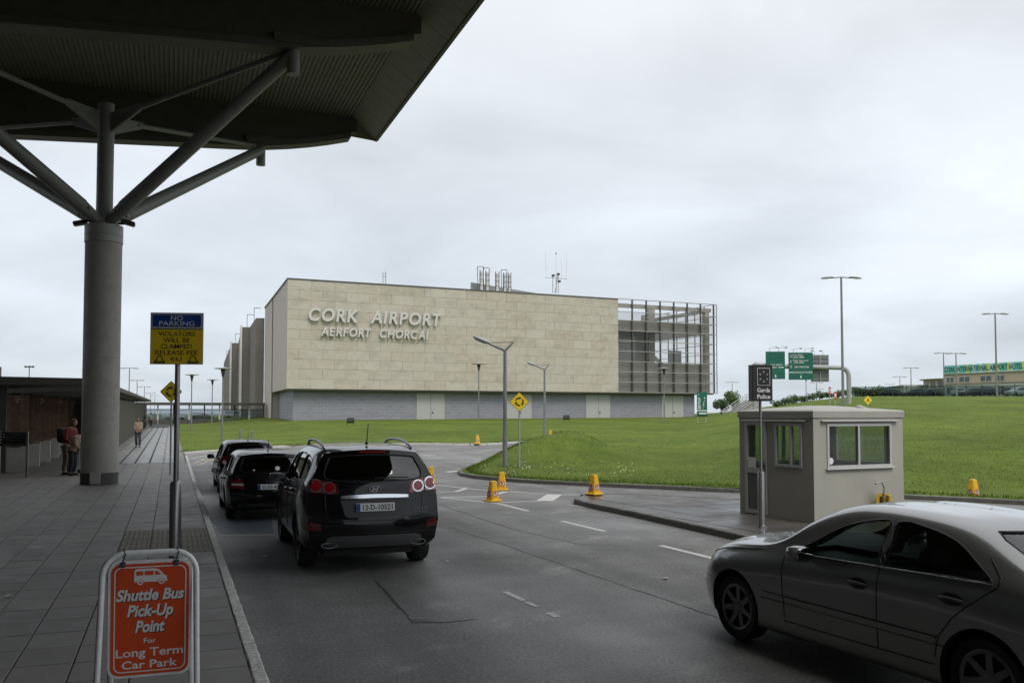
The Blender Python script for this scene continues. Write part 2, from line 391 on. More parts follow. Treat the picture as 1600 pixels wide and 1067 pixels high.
for k, s0 in enumerate((-2.45, -1.9, -1.35, -.8, -.25)):
    for j in range(21):
        t0 = 39.7+j*3.4; vs = []
        for a, b in ((.03,.02),(.50,.02),(.50,3.38),(.03,3.38)):
            q = W(s0+a, t0+b); vs.append((q.x, q.y, T(q.x, q.y)+PZ+.002))
        mb.add(vs, [(0,1,2,3)])
mb.build('paving_band', PAVLIGHT, pav)
mb = MB()
for i in range(-34, 3):
    for j in range(24):
        if -6 <= i < -.01 and -2.5 < i*.9 < .3: continue
        vs = []
        for a, b in ((.01,.02),(.88,.02),(.88,3.36),(.01,3.36)):
            q = W(i*.9+a-.3, 39.7+j*3.4+b); vs.append((q.x, q.y, T(q.x, q.y)+PZ))
        if i*.9+.58 < .62: mb.cur = (i+j) % 3; mb.add(vs, [(0,1,2,3)])
o = mb.build('far_slab', PAVE[:3], pav); o['kind'] = 'stuff'

# kerb stones along the pavement
kerb = tag(thing('kerb', None, None), kind='structure')
def stone(L, wd, h, mat, seed):
    mb = MB(); rnd = random.Random(seed); n = 6; vs = []
    for i in range(n+1):
        x = .006+(L-.012)*i/n
        for y, z in ((0,-h),(0,-.012),(.012,0),(wd-.015,0),(wd,-.018),(wd+.012,-h)):
            vs.append((x, y+rnd.uniform(-.004,.004), z+rnd.uniform(-.004,.004)))
    fs = [(i*6+j, (i+1)*6+j, (i+1)*6+(j+1) % 6, i*6+(j+1) % 6) for i in range(n) for j in range(6)]+[tuple(range(6)), tuple(n*6+j for j in range(6))]
    return mb.add(vs, fs).mesh('kerb_stone', mat)
KM = [stone(.9, .115, .30, KERB, k) for k in range(5)]
for j in range(-3, 50):
    q = W(.632, 0.4+j*.9); m = W(.7, .85+j*.9)
    o = obj('kerb_stone', KM[j % 5], kerb); o.location = (q.x, q.y, T(m.x, m.y)+PZ+.006); o.rotation_euler = (0, 0, YAW)
    o.scale = (1, -1, 1)

# ------------------------------------------------------------------ lawn: bank, mound, far lawn
def bank(x, y):
    a = x/max(y, 5); k = sst(.18, .40, a)
    return k*3.35*(1-math.exp(-max(0, y-24-0.5*max(0, 0))/40.0))*sst(24, 40, y+14)
def mound(x, y):
    dx = x-2.4; dy = y-38.5
    g = 1.2*math.exp(-((dx/(2.7 if dx < 0 else 2.0))**2+(dy/3.6)**2))
    g += .16*math.exp(-(((x-7.5)/5.5)**2+((y-45)/7.0)**2))
    return g
def LZ(x, y):
    s = x*ND.x+y*ND.y
    far = .25*sst(70, 112, y)*sst(4, 14, s)
    return T(x, y)+.115+bank(x, y)+mound(x, y)+far+.05*mnoise.noise((x*.22, y*.22, 0))*sst(0, 6, y-26)
front = [GT(u, v, .11) for u, v in ((284,706.5),(335,702.3),(430,696.5),(500,693.8),(560,692.8),(650,692),(745,692.8),(800,690),(835,687.6),(872,686))]
tipL = [Vector((4.2,54)), Vector((3.6,47.5)), Vector((1.4,42.5)), Vector((-.5,38.0))]
tipR = [GT(u, v, .11) for u, v in ((735,729.5),(724,733),(722,736),(730,739.5),(760,743.5),(850,750),(1000,756.5),(1150,763),(1300,768),(1420,772.5),(1600,781),(1800,792))]
outline = [Vector(p[:2]) for p in front]+tipL+[Vector(p[:2]) for p in tipR]+[Vector((45,24)), Vector((150,30)), Vector((420,120)), Vector((420,430)), Vector((-120,430)), W(.80,140)]
_g = [0]
def inner(x, y):
    if y < 78 and x < 60: return 1
    _g[0] += 1
    if y < 170: return _g[0] % 9 == 0
    return _g[0] % 70 == 0
lawn = poly_area_mesh(outline, LZ, 1.1, 'lawn', GRASS, jitter=.3, inner=inner); tag(lawn, kind='structure')

def kerb_run(path, parent, mats, L=1.0, wd=.14, h=.13, off=.115, side=1):
    P = [Vector(p[:2]) for p in path]; d = 0; seg = 0; pos = P[0].copy(); n = 0
    D = [0]
    for i in range(1, len(P)): D.append(D[-1]+(P[i]-P[i-1]).length)
    def at(x):
        for i in range(1, len(P)):
            if x <= D[i] or i == len(P)-1: return P[i-1].lerp(P[i], (x-D[i-1])/(D[i]-D[i-1]))
    x = 0
    while x+L <= D[-1]:
        a, b = at(x), at(x+L); d = b-a; o = obj('kerb_stone', mats[n % len(mats)], parent)
        m = (a+b)/2; o.location = (a.x, a.y, T(m.x, m.y)+off); o.rotation_euler = (0, 0, math.atan2(d.y, d.x)); o.scale = (d.length/L, side, 1); x += L; n += 1
GK = [stone(1.0, .15, .25, DKERB, 20+k) for k in range(4)]
lk = tag(thing('lawn_kerb', None, None), kind='structure')
kp = spline([Vector((*p[:2], 0)) for p in ([Vector((*q, 0)) for q in tipL]+tipR)], 8)
kerb_run(kp, lk, GK, side=-1)
fk = tag(thing('far_lawn_kerb', None, None), kind='structure')
kerb_run(spline([Vector((*p[:2], 0)) for p in front], 6), fk, [stone(1.0, .14, .25, KERB, 40+k) for k in range(3)], side=-1)

# grass blades: a fringe along the kerbs and sparse tufts over the near lawn
def blades(name, pts, hmin, hmax, wd, mats, fac=None):
    n = len(pts); P = np.array(pts); a = np.random.uniform(0, 6.283, n); h = np.random.uniform(hmin, hmax, n); lean = np.random.uniform(-.05, .05, (n, 2))
    dx = np.cos(a)*wd; dy = np.sin(a)*wd; V = np.empty((n, 3, 3))
    V[:, 0] = P+np.stack([-dx, -dy, np.zeros(n)-.02], 1); V[:, 1] = P+np.stack([dx, dy, np.zeros(n)-.02], 1); V[:, 2] = P+np.stack([lean[:, 0], lean[:, 1], h], 1)
    me = bpy.data.meshes.new(name); me.from_pydata(V.reshape(-1, 3).tolist(), [], np.arange(n*3).reshape(-1, 3).tolist())
    for m in mats: me.materials.append(m)
    me.polygons.foreach_set('material_index', np.random.randint(0, len(mats), n)); me.update()
    return tag(obj(name, me), kind='stuff')
GB = [M('blade_a', (.070,.118,.010), .8, var=.2, spec=.2), M('blade_b', (.098,.138,.018), .8, var=.2, spec=.2), M('blade_c', (.052,.094,.008), .8, var=.2, spec=.2)]
from mathutils import geometry as mgeo
def in_poly(p, poly):
    c = False; j = len(poly)-1
    for i in range(len(poly)):
        a, b = poly[i], poly[j]
        if (a.y > p[1]) != (b.y > p[1]) and p[0] < (b.x-a.x)*(p[1]-a.y)/(b.y-a.y)+a.x: c = not c
        j = i
    return c
pts = []
for i in range(len(kp)-1):
    a, b = kp[i], kp[i+1]
    for _ in range(int((b-a).length*160)):
        q = a.lerp(b, random.random()); d = (b-a).normalized(); nn = Vector((-d.y, d.x, 0)); q = q+nn*(.15+abs(random.gauss(0, .25))); pts.append((q.x, q.y, LZ(q.x, q.y)))
fp = spline([Vector((*p[:2], 0)) for p in front], 6)
for i in range(len(fp)-1):
    a, b = fp[i], fp[i+1]
    for _ in range(int((b-a).length*60)):
        q = a.lerp(b, random.random()); d = (b-a).normalized(); nn = Vector((-d.y, d.x, 0)); q = q+nn*(.12+abs(random.gauss(0, .3))); pts.append((q.x, q.y, LZ(q.x, q.y)))
blades('grass_fringe', pts, .03, .12, .012, GB)
pts = []
while len(pts) < 50000:
    y = 1/random.uniform(1/110, 1/24.5); x = random.uniform(-.66, .64)*y
    if in_poly((x, y), outline): pts.append((x, y, LZ(x, y)))
blades('grass', pts, .015, .055, .012, GB)
pts = []            # daisies and clover heads at the foot of the mound
for _ in range(520):
    u = random.choice((random.uniform(750, 830), random.uniform(800, 1000))); v = random.gauss(735, 4.5)
    p = GT(u, min(v, 746), .12)
    if mnoise.noise((p.x*.9, p.y*.9, 4)) > -.12: pts.append((p.x, p.y, LZ(p.x, p.y)+.05))
DAIS = M('daisy_white', (.55,.56,.42), .8, var=.2)
blades('daisies', pts, .02, .04, .02, [DAIS, DAIS, GB[1]])

# ------------------------------------------------------------------ traffic island
iz = PZ
itop = [(905,779.5),(906,776),(912,773.2),(930,771.4),(960,771),(1060,775),(1160,780.5),(1300,788),(1470,797),(1700,812)]
ibot = [(1700,960),(1500,908),(1380,878),(1240,849),(1180,837),(1100,820),(1000,799),(930,785.5)]
ip = [Vector(G(u, v, iz)[:2]) for u, v in itop+ibot]
isl = poly_area_mesh(ip, lambda x, y: iz-.02, 1.5, 'traffic_island', PAVB, smooth=False); tag(isl, kind='structure')
isk = tag(thing('island_kerb', None, None), kind='structure')
kpi = [Vector((*p, 0)) for p in ip]; kerb_run(kpi[len(itop):]+kpi[:3], isk, [stone(.7, .14, .25, DKERB, 60+k) for k in range(4)], L=.7, off=iz+.004, side=1)
kerb_run(kpi[2:len(itop)], isk, [stone(.7, .14, .25, DKERB, 70+k) for k in range(3)], L=.7, off=iz+.004, side=1)
KA = math.atan2(-.44, .90)
kx = Vector((math.cos(-KA*0+math.atan2(.436,.9)), math.sin(math.atan2(.436,.9)))); ky = Vector((-kx.y, kx.x)); o0 = Vector((5.74, 17.1))
ic = []
for i in range(-16, 30):
    for j in range(-14, 20):
        c = o0+kx*(i*.6+.3)+ky*(j*.6+.3)
        if in_poly(c, ip) and all(in_poly(c+kx*a+ky*b, ip) for a in (-.36,.36) for b in (-.36,.36)): ic.append((c, i, j))
ic.sort(key=lambda q: q[0].y); IM = []
for m in IPAVE:
    mb = MB(); mb.bbox(-.293, .293, -.293, .293, -.02, 0, .004); IM.append(mb.mesh('island_paver', m))
for c, i, j in ic[:290]:
    o = obj('island_paver', IM[(i*5+j*3) % 3], isl); o.location = (c.x, c.y, iz+random.uniform(-.0015, .0015)); o.rotation_euler = (random.uniform(-.002,.002), random.uniform(-.002,.002), math.atan2(kx.y, kx.x))
poly_area_mesh([Vector(p) for p in ip], lambda x, y: iz-.006, 2.0, 'edge_fill', IPAVE[0], parent=isl, smooth=False)

# ------------------------------------------------------------------ markings, joints, stains
rz = lambda k: (lambda x, y: T(x, y)+k)
def px(*uv): return [GT(u, v)[:2] for u, v in uv]
mk = MB()
for path, wd in (([(683,777),(730,781.5),(778,786.5),(826,798.5)], .12), ([(682,757.5),(728,763),(790,768),(880,773),(904,773)], .10),
                 ([(684,768.5),(712,768),(728,763.2)], .16), ([(684,777),(762,775.8),(790,768.3)], .18), ([(778,785),(850,782.4)], .12), ([(851,782.5),(866,772.8)], .42),
                 ([(878,814),(945,830)], .12), ([(1032,852),(1118,873)], .12),
                 ([(660,712),(682,711)], .13), ([(697,708.8),(722,707.3)], .13), ([(755,704.2),(790,702)], .13), ([(742,717),(752,716.3)], .2),
                 ([(345,836),(430,835.5)], .07), ([(300,716),(350,707)], .1), ([(698,737.5),(712,735.8),(722,735)], .25)):
    strip(px(*path), wd, rz(.004), None, None, mbx=mk)
tag(mk.build('road_markings', WHITE), kind='structure')
mk = MB()
for path, wd in (([(788,924),(818,938)], .09), ([(822,940),(838,947.5)], .07), ([(856,957),(872,964)], .1), ([(305,722),(320,718)], .1), ([(313,725),(326,720)], .08)):
    strip(px(*path), wd, rz(.004), None, None, mbx=mk)
tag(mk.build('worn_road_markings', WORN), kind='structure')
mk = MB(); strip(px((303,724),(318,717.5),(338,714)), .09, rz(.004), None, None, mbx=mk); strip(px((309,727),(324,720),(342,716)), .09, rz(.004), None, None, mbx=mk)
tag(mk.build('yellow_road_lines', YELP), kind='structure')
mk = MB()
strip(px((745,743.5),(760,746.2),(850,753),(1000,759.5),(1150,766),(1300,771.5),(1420,776),(1600,785.5),(1750,794)), .28, rz(.004), None, None, mbx=mk)
strip(px((640,694.2),(745,694.6),(800,691.8),(838,689)), .25, rz(.004), None, None, mbx=mk)
strip(px((889,789),(930,794),(1000,807),(1060,820),(1112,833)), .30, rz(.005), None, None, mbx=mk)  # wet sheen along the island kerb, put in as a pale band
tag(mk.build('channel_and_wet_sheen', CHAN_SHEEN), kind='structure')
def wob(path, n=14, a=.012):
    P = [Vector(p[:2]) for p in px(*path)]; out = []
    for i in range(len(P)-1):
        for j in range(n): q = P[i].lerp(P[i+1], j/n); out.append(q+Vector((random.gauss(0,a), random.gauss(0,a))))
    return out+[P[-1]]
mk = MB()
for path, wd in (([(700,822),(905,891),(1115,962),(1300,1030)], .028), ([(686,788),(800,826),(905,850),(980,853)], .03), ([(588,907),(612,935),(645,970)], .035), ([(905,853),(1080,866)], .015)):
    strip(wob(path), lambda q, wd=wd: wd*(.4+.5*random.random()), rz(.006), None, None, mbx=mk)
strip(wob([(645,970),(690,971),(745,967)], 8, .01), lambda q: .14*(1-q)+.02, rz(.006), None, None, mbx=mk)
tag(mk.build('tar_joints', TAR), kind='structure')
BLUE = M('faded_blue_paint', (.060,.072,.090), .6, var=.2, scale=7)
poly_area_mesh([Vector(p) for p in px((331,811),(424,809),(428,833),(346,834))], rz(.003), .6, 'parking_bay_paint', BLUE).__setitem__('kind', 'structure')
mb = MB()           # scraps of litter and gum
for u, v in ((393,862),(412,871),(415,870),(290,955),(16,948),(201,790),(216,783),(700,878),(1040,905),(760,865),(950,840)):
    for k in range(2):
        c = GT(u+random.uniform(-3,3), v+random.uniform(-1,1)); off = PZ+.01 if u < 300 else .012
        q = [(c.x+random.uniform(-.05,.05), c.y+random.uniform(-.08,.08), T(c.x, c.y)+off+random.uniform(0,.012)) for _ in range(4)]; mb.add(q, [(0,1,2,3)])
tag(mb.build('litter', M('litter_paper', (.4,.4,.38), .8)), kind='stuff')
# ------------------------------------------------------------------ canopy over the forecourt
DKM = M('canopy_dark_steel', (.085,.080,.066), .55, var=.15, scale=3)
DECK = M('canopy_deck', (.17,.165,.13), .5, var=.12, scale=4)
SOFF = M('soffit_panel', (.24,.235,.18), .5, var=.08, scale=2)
STEEL = M('painted_steel_grey', (.22,.22,.208), .45, var=.1, scale=4, rvar=.1)
CONC = M('column_concrete', (.36,.345,.305), .75, var=.12, scale=3, bump=.15, bscale=40)
def loc2(s, t, z=0.0): p = W(s, t); return Vector((p.x, p.y, z))
can = thing('forecourt_canopy', 'huge dark steel canopy roof with corrugated underside over the pavement and cars', 'canopy', (0,0,0), ANG)
# local frame of can: x = s, y = t
def zb(s): return 12.0 + (.085 if s > 2.5 else .058)*(s-2.5) + .028*max(0, s-2.5)**2
def belly(s0, s1, n, t, wd, zt, zofs=0.0, hgt=None):
    mb = MB()
    for i in range(n):
        a = s0+(s1-s0)*i/n; b = s0+(s1-s0)*(i+1)/n
        lo = [zb(a)+zofs, zb(b)+zofs]; hi = [lo[0]+hgt, lo[1]+hgt] if hgt else [zt, zt]
        mb.hexa([(a,t-wd/2,lo[0]),(b,t-wd/2,lo[1]),(b,t+wd/2,lo[1]),(a,t+wd/2,lo[0]),(a,t-wd/2,hi[0]),(b,t-wd/2,hi[1]),(b,t+wd/2,hi[1]),(a,t+wd/2,hi[0])])
    return mb
for t in (34.05, 24.55, 10.05, .55, -14.5, -38, -62, -86):
    b = belly(-13, 6.5, 26, t, .34, 13.62, .22).build('beam', DKM, can)
    belly(-13, 6.25, 26, t, .62, None, 0.0, .22).build('beam_flange', DKM, b)
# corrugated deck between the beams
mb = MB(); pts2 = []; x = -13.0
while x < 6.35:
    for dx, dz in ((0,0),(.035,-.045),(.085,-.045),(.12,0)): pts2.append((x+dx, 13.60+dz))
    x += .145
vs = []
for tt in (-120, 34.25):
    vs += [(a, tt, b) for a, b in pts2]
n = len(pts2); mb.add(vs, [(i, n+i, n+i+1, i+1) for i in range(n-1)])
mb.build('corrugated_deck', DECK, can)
MB().box(-14, 7.36, -120, 34.3, 13.75, 13.95).build('roof_sheet', DKM, can)
# sloping soffit panels along the outer edge
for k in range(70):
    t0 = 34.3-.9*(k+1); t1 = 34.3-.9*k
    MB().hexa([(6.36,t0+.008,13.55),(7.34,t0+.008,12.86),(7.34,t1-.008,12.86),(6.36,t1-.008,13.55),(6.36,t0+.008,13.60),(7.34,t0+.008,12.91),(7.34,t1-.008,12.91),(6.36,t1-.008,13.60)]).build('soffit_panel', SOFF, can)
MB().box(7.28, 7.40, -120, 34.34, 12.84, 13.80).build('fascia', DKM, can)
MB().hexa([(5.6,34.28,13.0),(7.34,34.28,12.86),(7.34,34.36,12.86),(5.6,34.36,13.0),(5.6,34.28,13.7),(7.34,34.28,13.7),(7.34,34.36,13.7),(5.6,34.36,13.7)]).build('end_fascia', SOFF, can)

def tree_column(s, t, label):
    c = thing('canopy_column', label, 'column', loc2(s, t, T(*W(s,t))+PZ), ANG)
    MB().lathe([(.515,0),(.515,3.70),(.508,3.705),(.508,3.725),(.515,3.73),(.515,7.16)], 40).build('shaft', CONC, c, 40)
    MB().lathe([(.523,.0),(.523,.34),(.516,.345)], 40).build('base_band', M('column_base_band', (.07,.068,.062), .6), c, 40)
    MB().box(-.14, .14, -.548, -.512, .03, .36).build('reflection_plate', M('reflection_pale', (.40,.39,.37), .5, var=.1), c).rotation_euler = (0,0,math.radians(-8))  # added pale plate, stands in for a light reflection on the column base
    MB().lathe([(.535,7.17),(.535,7.36),(.52,7.365),(.52,7.385),(.535,7.39),(.535,7.69),(.30,7.70)], 40).build('head_collar', M('collar_metal', (.33,.325,.30), .5, var=.08), c, 40)
    MB().cyl((0,0,7.6), (0,0,11.4), .235, n=24).build('mast', STEEL, c, 40)
    for a in (-4.93, 4.93):
        for b in (-4.75, 4.75):
            d = Vector((a, b, 0)).normalized(); z1 = 11.72 + .055*(a)
            p0 = Vector((0,0,7.84))+d*.22; p1 = Vector((a,b,z1-.15))
            st = MB().cyl(p0+(p1-p0)*.09, p1, .215, .185, n=18).build('strut', STEEL, c, 40)
            mb = MB().cyl(p0, p0+(p1-p0)*.095, .15, .205, n=18); q = p0+(p1-p0)*.07; nn = Vector((-d.y, d.x, 0)); mb.cyl(q-nn*.235, q+nn*.235, .06, n=10); mb.build('strut_knuckle', STEEL, st, 40)
            MB().cyl((a,b,z1-.72), (a,b,z1+.35), .17, n=18).build('pin', STEEL, c, 40)
            MB().box(a-.55, a+.55, b-.36, b+.36, z1+.28, zb(s+a)-T(*W(s,t))-PZ+.1).build('bracket', DKM, c)
            r0 = Vector((0,0,10.95))+d*.25; r1 = Vector((a,b,z1-.02)); tr = MB().cyl(r0+(r1-r0)*.14, r1, .075, n=12).build('tie_rod', STEEL, c, 40)
            mb = MB(); q0 = r0; q1 = r0+(r1-r0)*.17; up = Vector((0,0,1)); nn2 = nn*.045
            mb.hexa([q0-nn2-up*.42, q0+nn2-up*.42, q1+nn2-up*.09, q1-nn2-up*.09, q0-nn2+up*.16, q0+nn2+up*.16, q1+nn2+up*.10, q1-nn2+up*.10]); mb.build('tie_fin', STEEL, tr)
    for sg in (-1, 1):
        m = Matrix.Translation((sg*.72*.93, sg*-.72*.36, 7.78)) @ Matrix.Rotation(math.radians(-ANG*0), 4, 'Z') @ Matrix.Rotation(sg*math.radians(14), 4, 'Y')
        fl = MB(); fl.bbox(-.20, .20, -.17, .17, -.05, .07, .03, mat=m); o = fl.build('floodlight', M('black_lamp_housing', (.03,.03,.03), .5), c)
        MB().cyl((sg*.40, sg*-.15, 7.76), (sg*.55, sg*-.2, 7.76), .03, n=8).build('floodlight_arm', MATS['black_lamp_housing'], o)
tree_column(-1.967, 29.3, 'tall round concrete column with four branching steel struts holding up the dark canopy')

# ------------------------------------------------------------------ terminal wing on the left and its long low walkway
TDK = M('terminal_cladding', (.060,.058,.048), .6, var=.1, scale=2)
TOL = M('terminal_panel_olive', (.13,.125,.095), .6, var=.1, scale=2)
DGL = M('dark_terminal_glass', (.015,.017,.018), .12, var=0)
TIMB = M('cedar_slat', (.20,.115,.068), .65, var=.3, scale=6)
PALEW = M('pale_render', (.42,.41,.37), .7, var=.12, scale=3)
term = thing('terminal_building', 'dark olive clad end of the terminal at the left edge of the pavement', 'building', (0,0,0), ANG)
MB().box(-16, -9.5, -130, 30, 0, 13.4).build('main_hall', TDK, term)
for k in range(12):
    MB().box(-9.5, -9.38, -38+k*5.4, -33.4+k*5.4, .4, 11.5).build('window', DGL, term)
MB().box(-14, -6.0, 30, 37.6, 0, 3.05).build('annex', TDK, term)
MB().box(-14, -5.9, 30, 37.7, 3.05, 3.92).build('parapet', TOL, term)
for k in range(9):
    MB().box(-5.998, -5.94, 30.5, 37.55, 2.0+k*.115, 2.07+k*.115).build('cladding_slat', TDK, term)
WZ = T(*W(-4, 40))+PZ
walk = thing('covered_walkway', 'long low dark walkway shelter with timber slat screens behind the concrete column', 'shelter', (0,0,0), ANG)
def wz(t): p = W(-4, t); return T(p.x, p.y)
vs = []; n = 18
for i in range(n+1):
    t = 35.0+i*5.0; z = wz(t)+3.16
    vs += [(-6.6,t,z-.02),(-2.45,t,z+.06),(-2.45,t,z+.26),(-6.6,t,z+.30)]
mb = MB().add(vs, [(4*i+j, 4*i+(j+1) % 4, 4*i+4+(j+1) % 4, 4*i+4+j) for i in range(n) for j in range(4)]+[(0,1,2,3),(4*n+3,4*n+2,4*n+1,4*n)])
mb.build('roof', M('walkway_roof', (.085,.08,.068), .6, var=.1), walk)
for k in range(14):
    t = 35.6+k*3.2; z = wz(t)
    MB().box(-5.72, -5.40, t, t+.22, z+.1, z+3.2).build('post', TDK, walk)
    MB().beam((-6.2,t+.1,z+2.92), (-2.7,t+.1,z+3.12), .12, .16).build('rafter', STEEL, walk)
    MB().box(-5.36, -4.72, t+.06, t+.18, z+PZ, z+.98).build('low_wall', PALEW, walk)
    pn = MB()
    for j in range(22): pn.box(-5.36, -4.72, t+.10, t+.14, z+1.02+j*.083, z+1.075+j*.083)
    o = pn.build('slat_screen', TIMB, walk)
    if k % 2 == 0: MB().cyl((-5.2,t+.6,z+2.78), (-5.1,t+.55,z+2.62), .06, .09, n=12).build('spotlight', M('spot_white', (.6,.6,.57), .4), walk)
back = MB(); 
for k in range(20): back.box(-6.75, -6.65, 37.8+k*2.2, 39.9+k*2.2, wz(38+k*2.2), wz(38+k*2.2)+3.1)
back.build('back_wall', M('back_timber', (.10,.062,.04), .7, var=.25, scale=3), walk)
def walled(t0, t1, s, h, name, mat, par):
    mb = MB(); n = 10
    for i in range(n):
        a = t0+(t1-t0)*i/n; b = t0+(t1-t0)*(i+1)/n; z = wz(a)
        mb.box(s-.12, s, a, b, z, z+h)
    return mb.build(name, mat, par)
walled(50, 122, -2.9, 2.9, 'side_wall', TDK, walk)
# far cross walkway with glazed screens
cw = thing('glazed_walkway', 'far covered walkway with flat dark roof and glass screens crossing the end of the pavement', 'shelter', (0,0,0), 0)
A = PT(196, 660, 128); B = PT(412, 658, 136); zA = T(A.x, A.y)+.1; d = (Vector(B[:2])-Vector(A[:2])); Lw = d.length; d.normalize(); nn = Vector((-d.y, d.x))
cw.location = (A.x, A.y, zA); cw.rotation_euler = (0, 0, math.atan2(d.y, d.x))
MB().box(0, Lw, -1.2, 3.0, 2.75, 3.12).build('roof', TDK, cw); MB().box(0, Lw, -.1, .15, 0, .62).build('plinth', M('dark_plinth', (.075,.073,.066), .7), cw)
MB().box(0, Lw, 0, .1, 2.05, 2.17).build('rail', TDK, cw)
nb = 9; wb = Lw/nb
for k in range(nb+1): MB().box(k*wb-.09, k*wb+.09, -.1, .12, .0, 2.76).build('post', TDK if k % 2 else M('white_post', (.6,.6,.58), .5), cw)
for k in range(nb): MB().box(k*wb+.14, (k+1)*wb-.14, 0.0, .03, .62, 2.05).build('glass_screen', GLASS('screen_glass', (.62,.68,.70), .9), cw)

# ------------------------------------------------------------------ the stone-clad car park building
STONE = [M('limestone_%d' % i, c, .8, var=v, scale=sc, bump=.12, bscale=8) for i, (c, v, sc) in enumerate([((.475,.438,.362),.07,.9),((.46,.42,.343),.08,1.1),((.485,.45,.374),.06,.8),((.457,.415,.336),.10,1.4),((.448,.40,.32),.12,1.7),((.47,.434,.36),.07,1.2)])]
for m_ in STONE: add_streaks(m_, .3, 2.6, 2.2, 1.04, .90, .5, .68); add_streaks(m_, 1.2, .7, .6, 1.0, .84, .6, .72)
SIDE = M('smooth_pinkish_panel', (.46,.41,.365), .75, var=.05, scale=.4)
GREYC = M('car_park_concrete', (.31,.30,.275), .85, var=.14, scale=.5)
COPE = M('dark_coping', (.10,.095,.085), .6)
def brickmat():
    m = bpy.data.materials.new('grey_blockwork'); m.use_nodes = True; n = m.node_tree; b = n.nodes['Principled BSDF']
    t = n.nodes.new('ShaderNodeTexCoord'); mp = n.nodes.new('ShaderNodeMapping'); br = n.nodes.new('ShaderNodeTexBrick')
    mp.inputs['Rotation'].default_value = (math.pi/2, 0, 0); n.links.new(t.outputs['Object'], mp.inputs[0]); n.links.new(mp.outputs[0], br.inputs[0])
    br.inputs['Color1'].default_value = (.27,.27,.30,1); br.inputs['Color2'].default_value = (.23,.23,.265,1); br.inputs['Mortar'].default_value = (.34,.34,.355,1)
    br.inputs['Scale'].default_value = 1; br.inputs['Brick Width'].default_value = .9; br.inputs['Row Height'].default_value = .42; br.inputs['Mortar Size'].default_value = .018
    n.links.new(br.outputs[0], b.inputs['Base Color']); b.inputs['Roughness'].default_value = .8; return m
BLOCK = brickmat()
BA = math.atan2(27, 58.7)
cp = thing('car_park_building', 'large pale limestone clad building with CORK AIRPORT letters on its front', 'building', (-27.7, 110, 0), BA)
ZB, ZT, Z0 = 5.26, 18.9, .7
FLN = 47.5
def bx(u, Y):          # building local coords of a pixel column at depth Y
    p = Vector(((u-800)/F*Y+27.7, Y-110)); c, s = math.cos(BA), math.sin(BA); return (p.x*c+p.y*s, -p.x*s+p.y*c)
CORE = M('limestone_core', (.42,.385,.312), .85, var=.1)
core = MB().prism([(.06,.05,ZB),(FLN-.02,.05,ZB),(FLN-.02,34,ZB),(2.6,32.4,ZB),(1.62,19.6,ZB)], (0,0,ZT-ZB-.12)).build('wall', [SIDE, CORE], cp)
for p_ in core.data.polygons:
    if p_.normal.y < -.99: p_.material_index = 1
MB().prism([(1.64,19.55,Z0),(2.62,32.4,Z0),(10,32.4,Z0),(10,19.55,Z0)], (0,0,ZB-Z0+.3)).build('corner_pier', SIDE, cp)
MB().box(1.50, 1.62, 19.3, 19.45, Z0, ZT-.2, Matrix.Rotation(0,4,'Z')).build('movement_joint', COPE, cp)
MB().prism([(-.06,-.06,ZT-.13),(FLN,-.06,ZT-.13),(FLN,1.0,ZT-.13),(.9,1.0,ZT-.13),(3.0,32.6,ZT-.13),(2.5,32.6,ZT-.13)], (0,0,.17)).build('coping', COPE, cp)
MB().prism([(1.05,1.3,Z0),(61.8,1.3,Z0),(61.8,30,Z0),(2.6,19.5,Z0)], (0,0,ZB-Z0-.004)).build('ground_storey', BLOCK, cp)
MB().box(.2, 64.5, .12, 1.6, ZB-.16, ZB-.005).build('soffit_edge', COPE, cp)
rows, cols = 11, 16; ph = (ZT-.14-ZB)/rows; pw = FLN/cols
pm = {}
def panel_mesh(wd, k):
    key = (round(wd, 3), k)
    if key not in pm: mb = MB(); mb.bbox(.010, wd-.010, 0, .09, .010, ph-.010, .008); pm[key] = mb.mesh('stone_panel', STONE[k])
    return pm[key]
rnd = random.Random(3)
for r in range(rows):
    xs_ = [0.0]; x = -pw*(.5 if r % 2 else 0)
    while x < FLN-1e-6:
        x += pw
        xs_.append(min(x, FLN))
    for i in range(len(xs_)-1):
        wd = xs_[i+1]-xs_[i]
        if wd < .2: continue
        nz = mnoise.noise((xs_[i]*.09, r*.23, 2.7)); k = rnd.choice((0,0,1,2,5)) if rnd.random() > .20+.35*max(0, nz) else rnd.choice((3,4,3))
        o = obj('stone_panel', panel_mesh(wd, k), cp); o.location = (xs_[i], rnd.uniform(-.008,.008), ZB+r*ph)
DOORM = M('pale_steel_door', (.42,.42,.40), .6, var=.05)
for u0, u1 in ((653,697), (793.7,834), (920,958), (1039,1073)):
    def aa(u): k = ((u-800)/F*110+27.7)/(58.7-(u-800)/F*27); return k*64.6
    a0, a1 = aa(u0)+.25, aa(u1)+.25
    dr = MB().box(a0, a1, 1.22, 1.32, Z0, ZB-.32).build('service_door', DOORM, cp)
    MB().box((a0+a1)/2-.02, (a0+a1)/2+.02, 1.205, 1.23, Z0+.3, ZB-.5).build('door_joint', COPE, dr)
    MB().box((a0+a1)/2+.15, (a0+a1)/2+.35, 1.18, 1.22, 2.2, 2.5).build('handle', COPE, dr)
LET = M('letter_stone_white', (.58,.565,.53), .5, var=.03)
def letters(line, a0, zbase, size, gap, word=1.0):
    x = a0; lets = []
    for ch in line:
        if ch == ' ': x += word; continue
        me = text_mesh(ch, size, extrude=.12, bold=.026*size, shear=.17, ax='LEFT', name='letter'); me.materials.clear(); me.materials.append(LET)
        xs2 = [v.co.x for v in me.vertices]; mn, mx_ = min(xs2), max(xs2)
        o = obj('letter', me, cp); o.rotation_euler = (math.pi/2, 0, 0); o.location = (x-mn, -.32, zbase); x += mx_-mn+gap; lets.append(o)
    return x
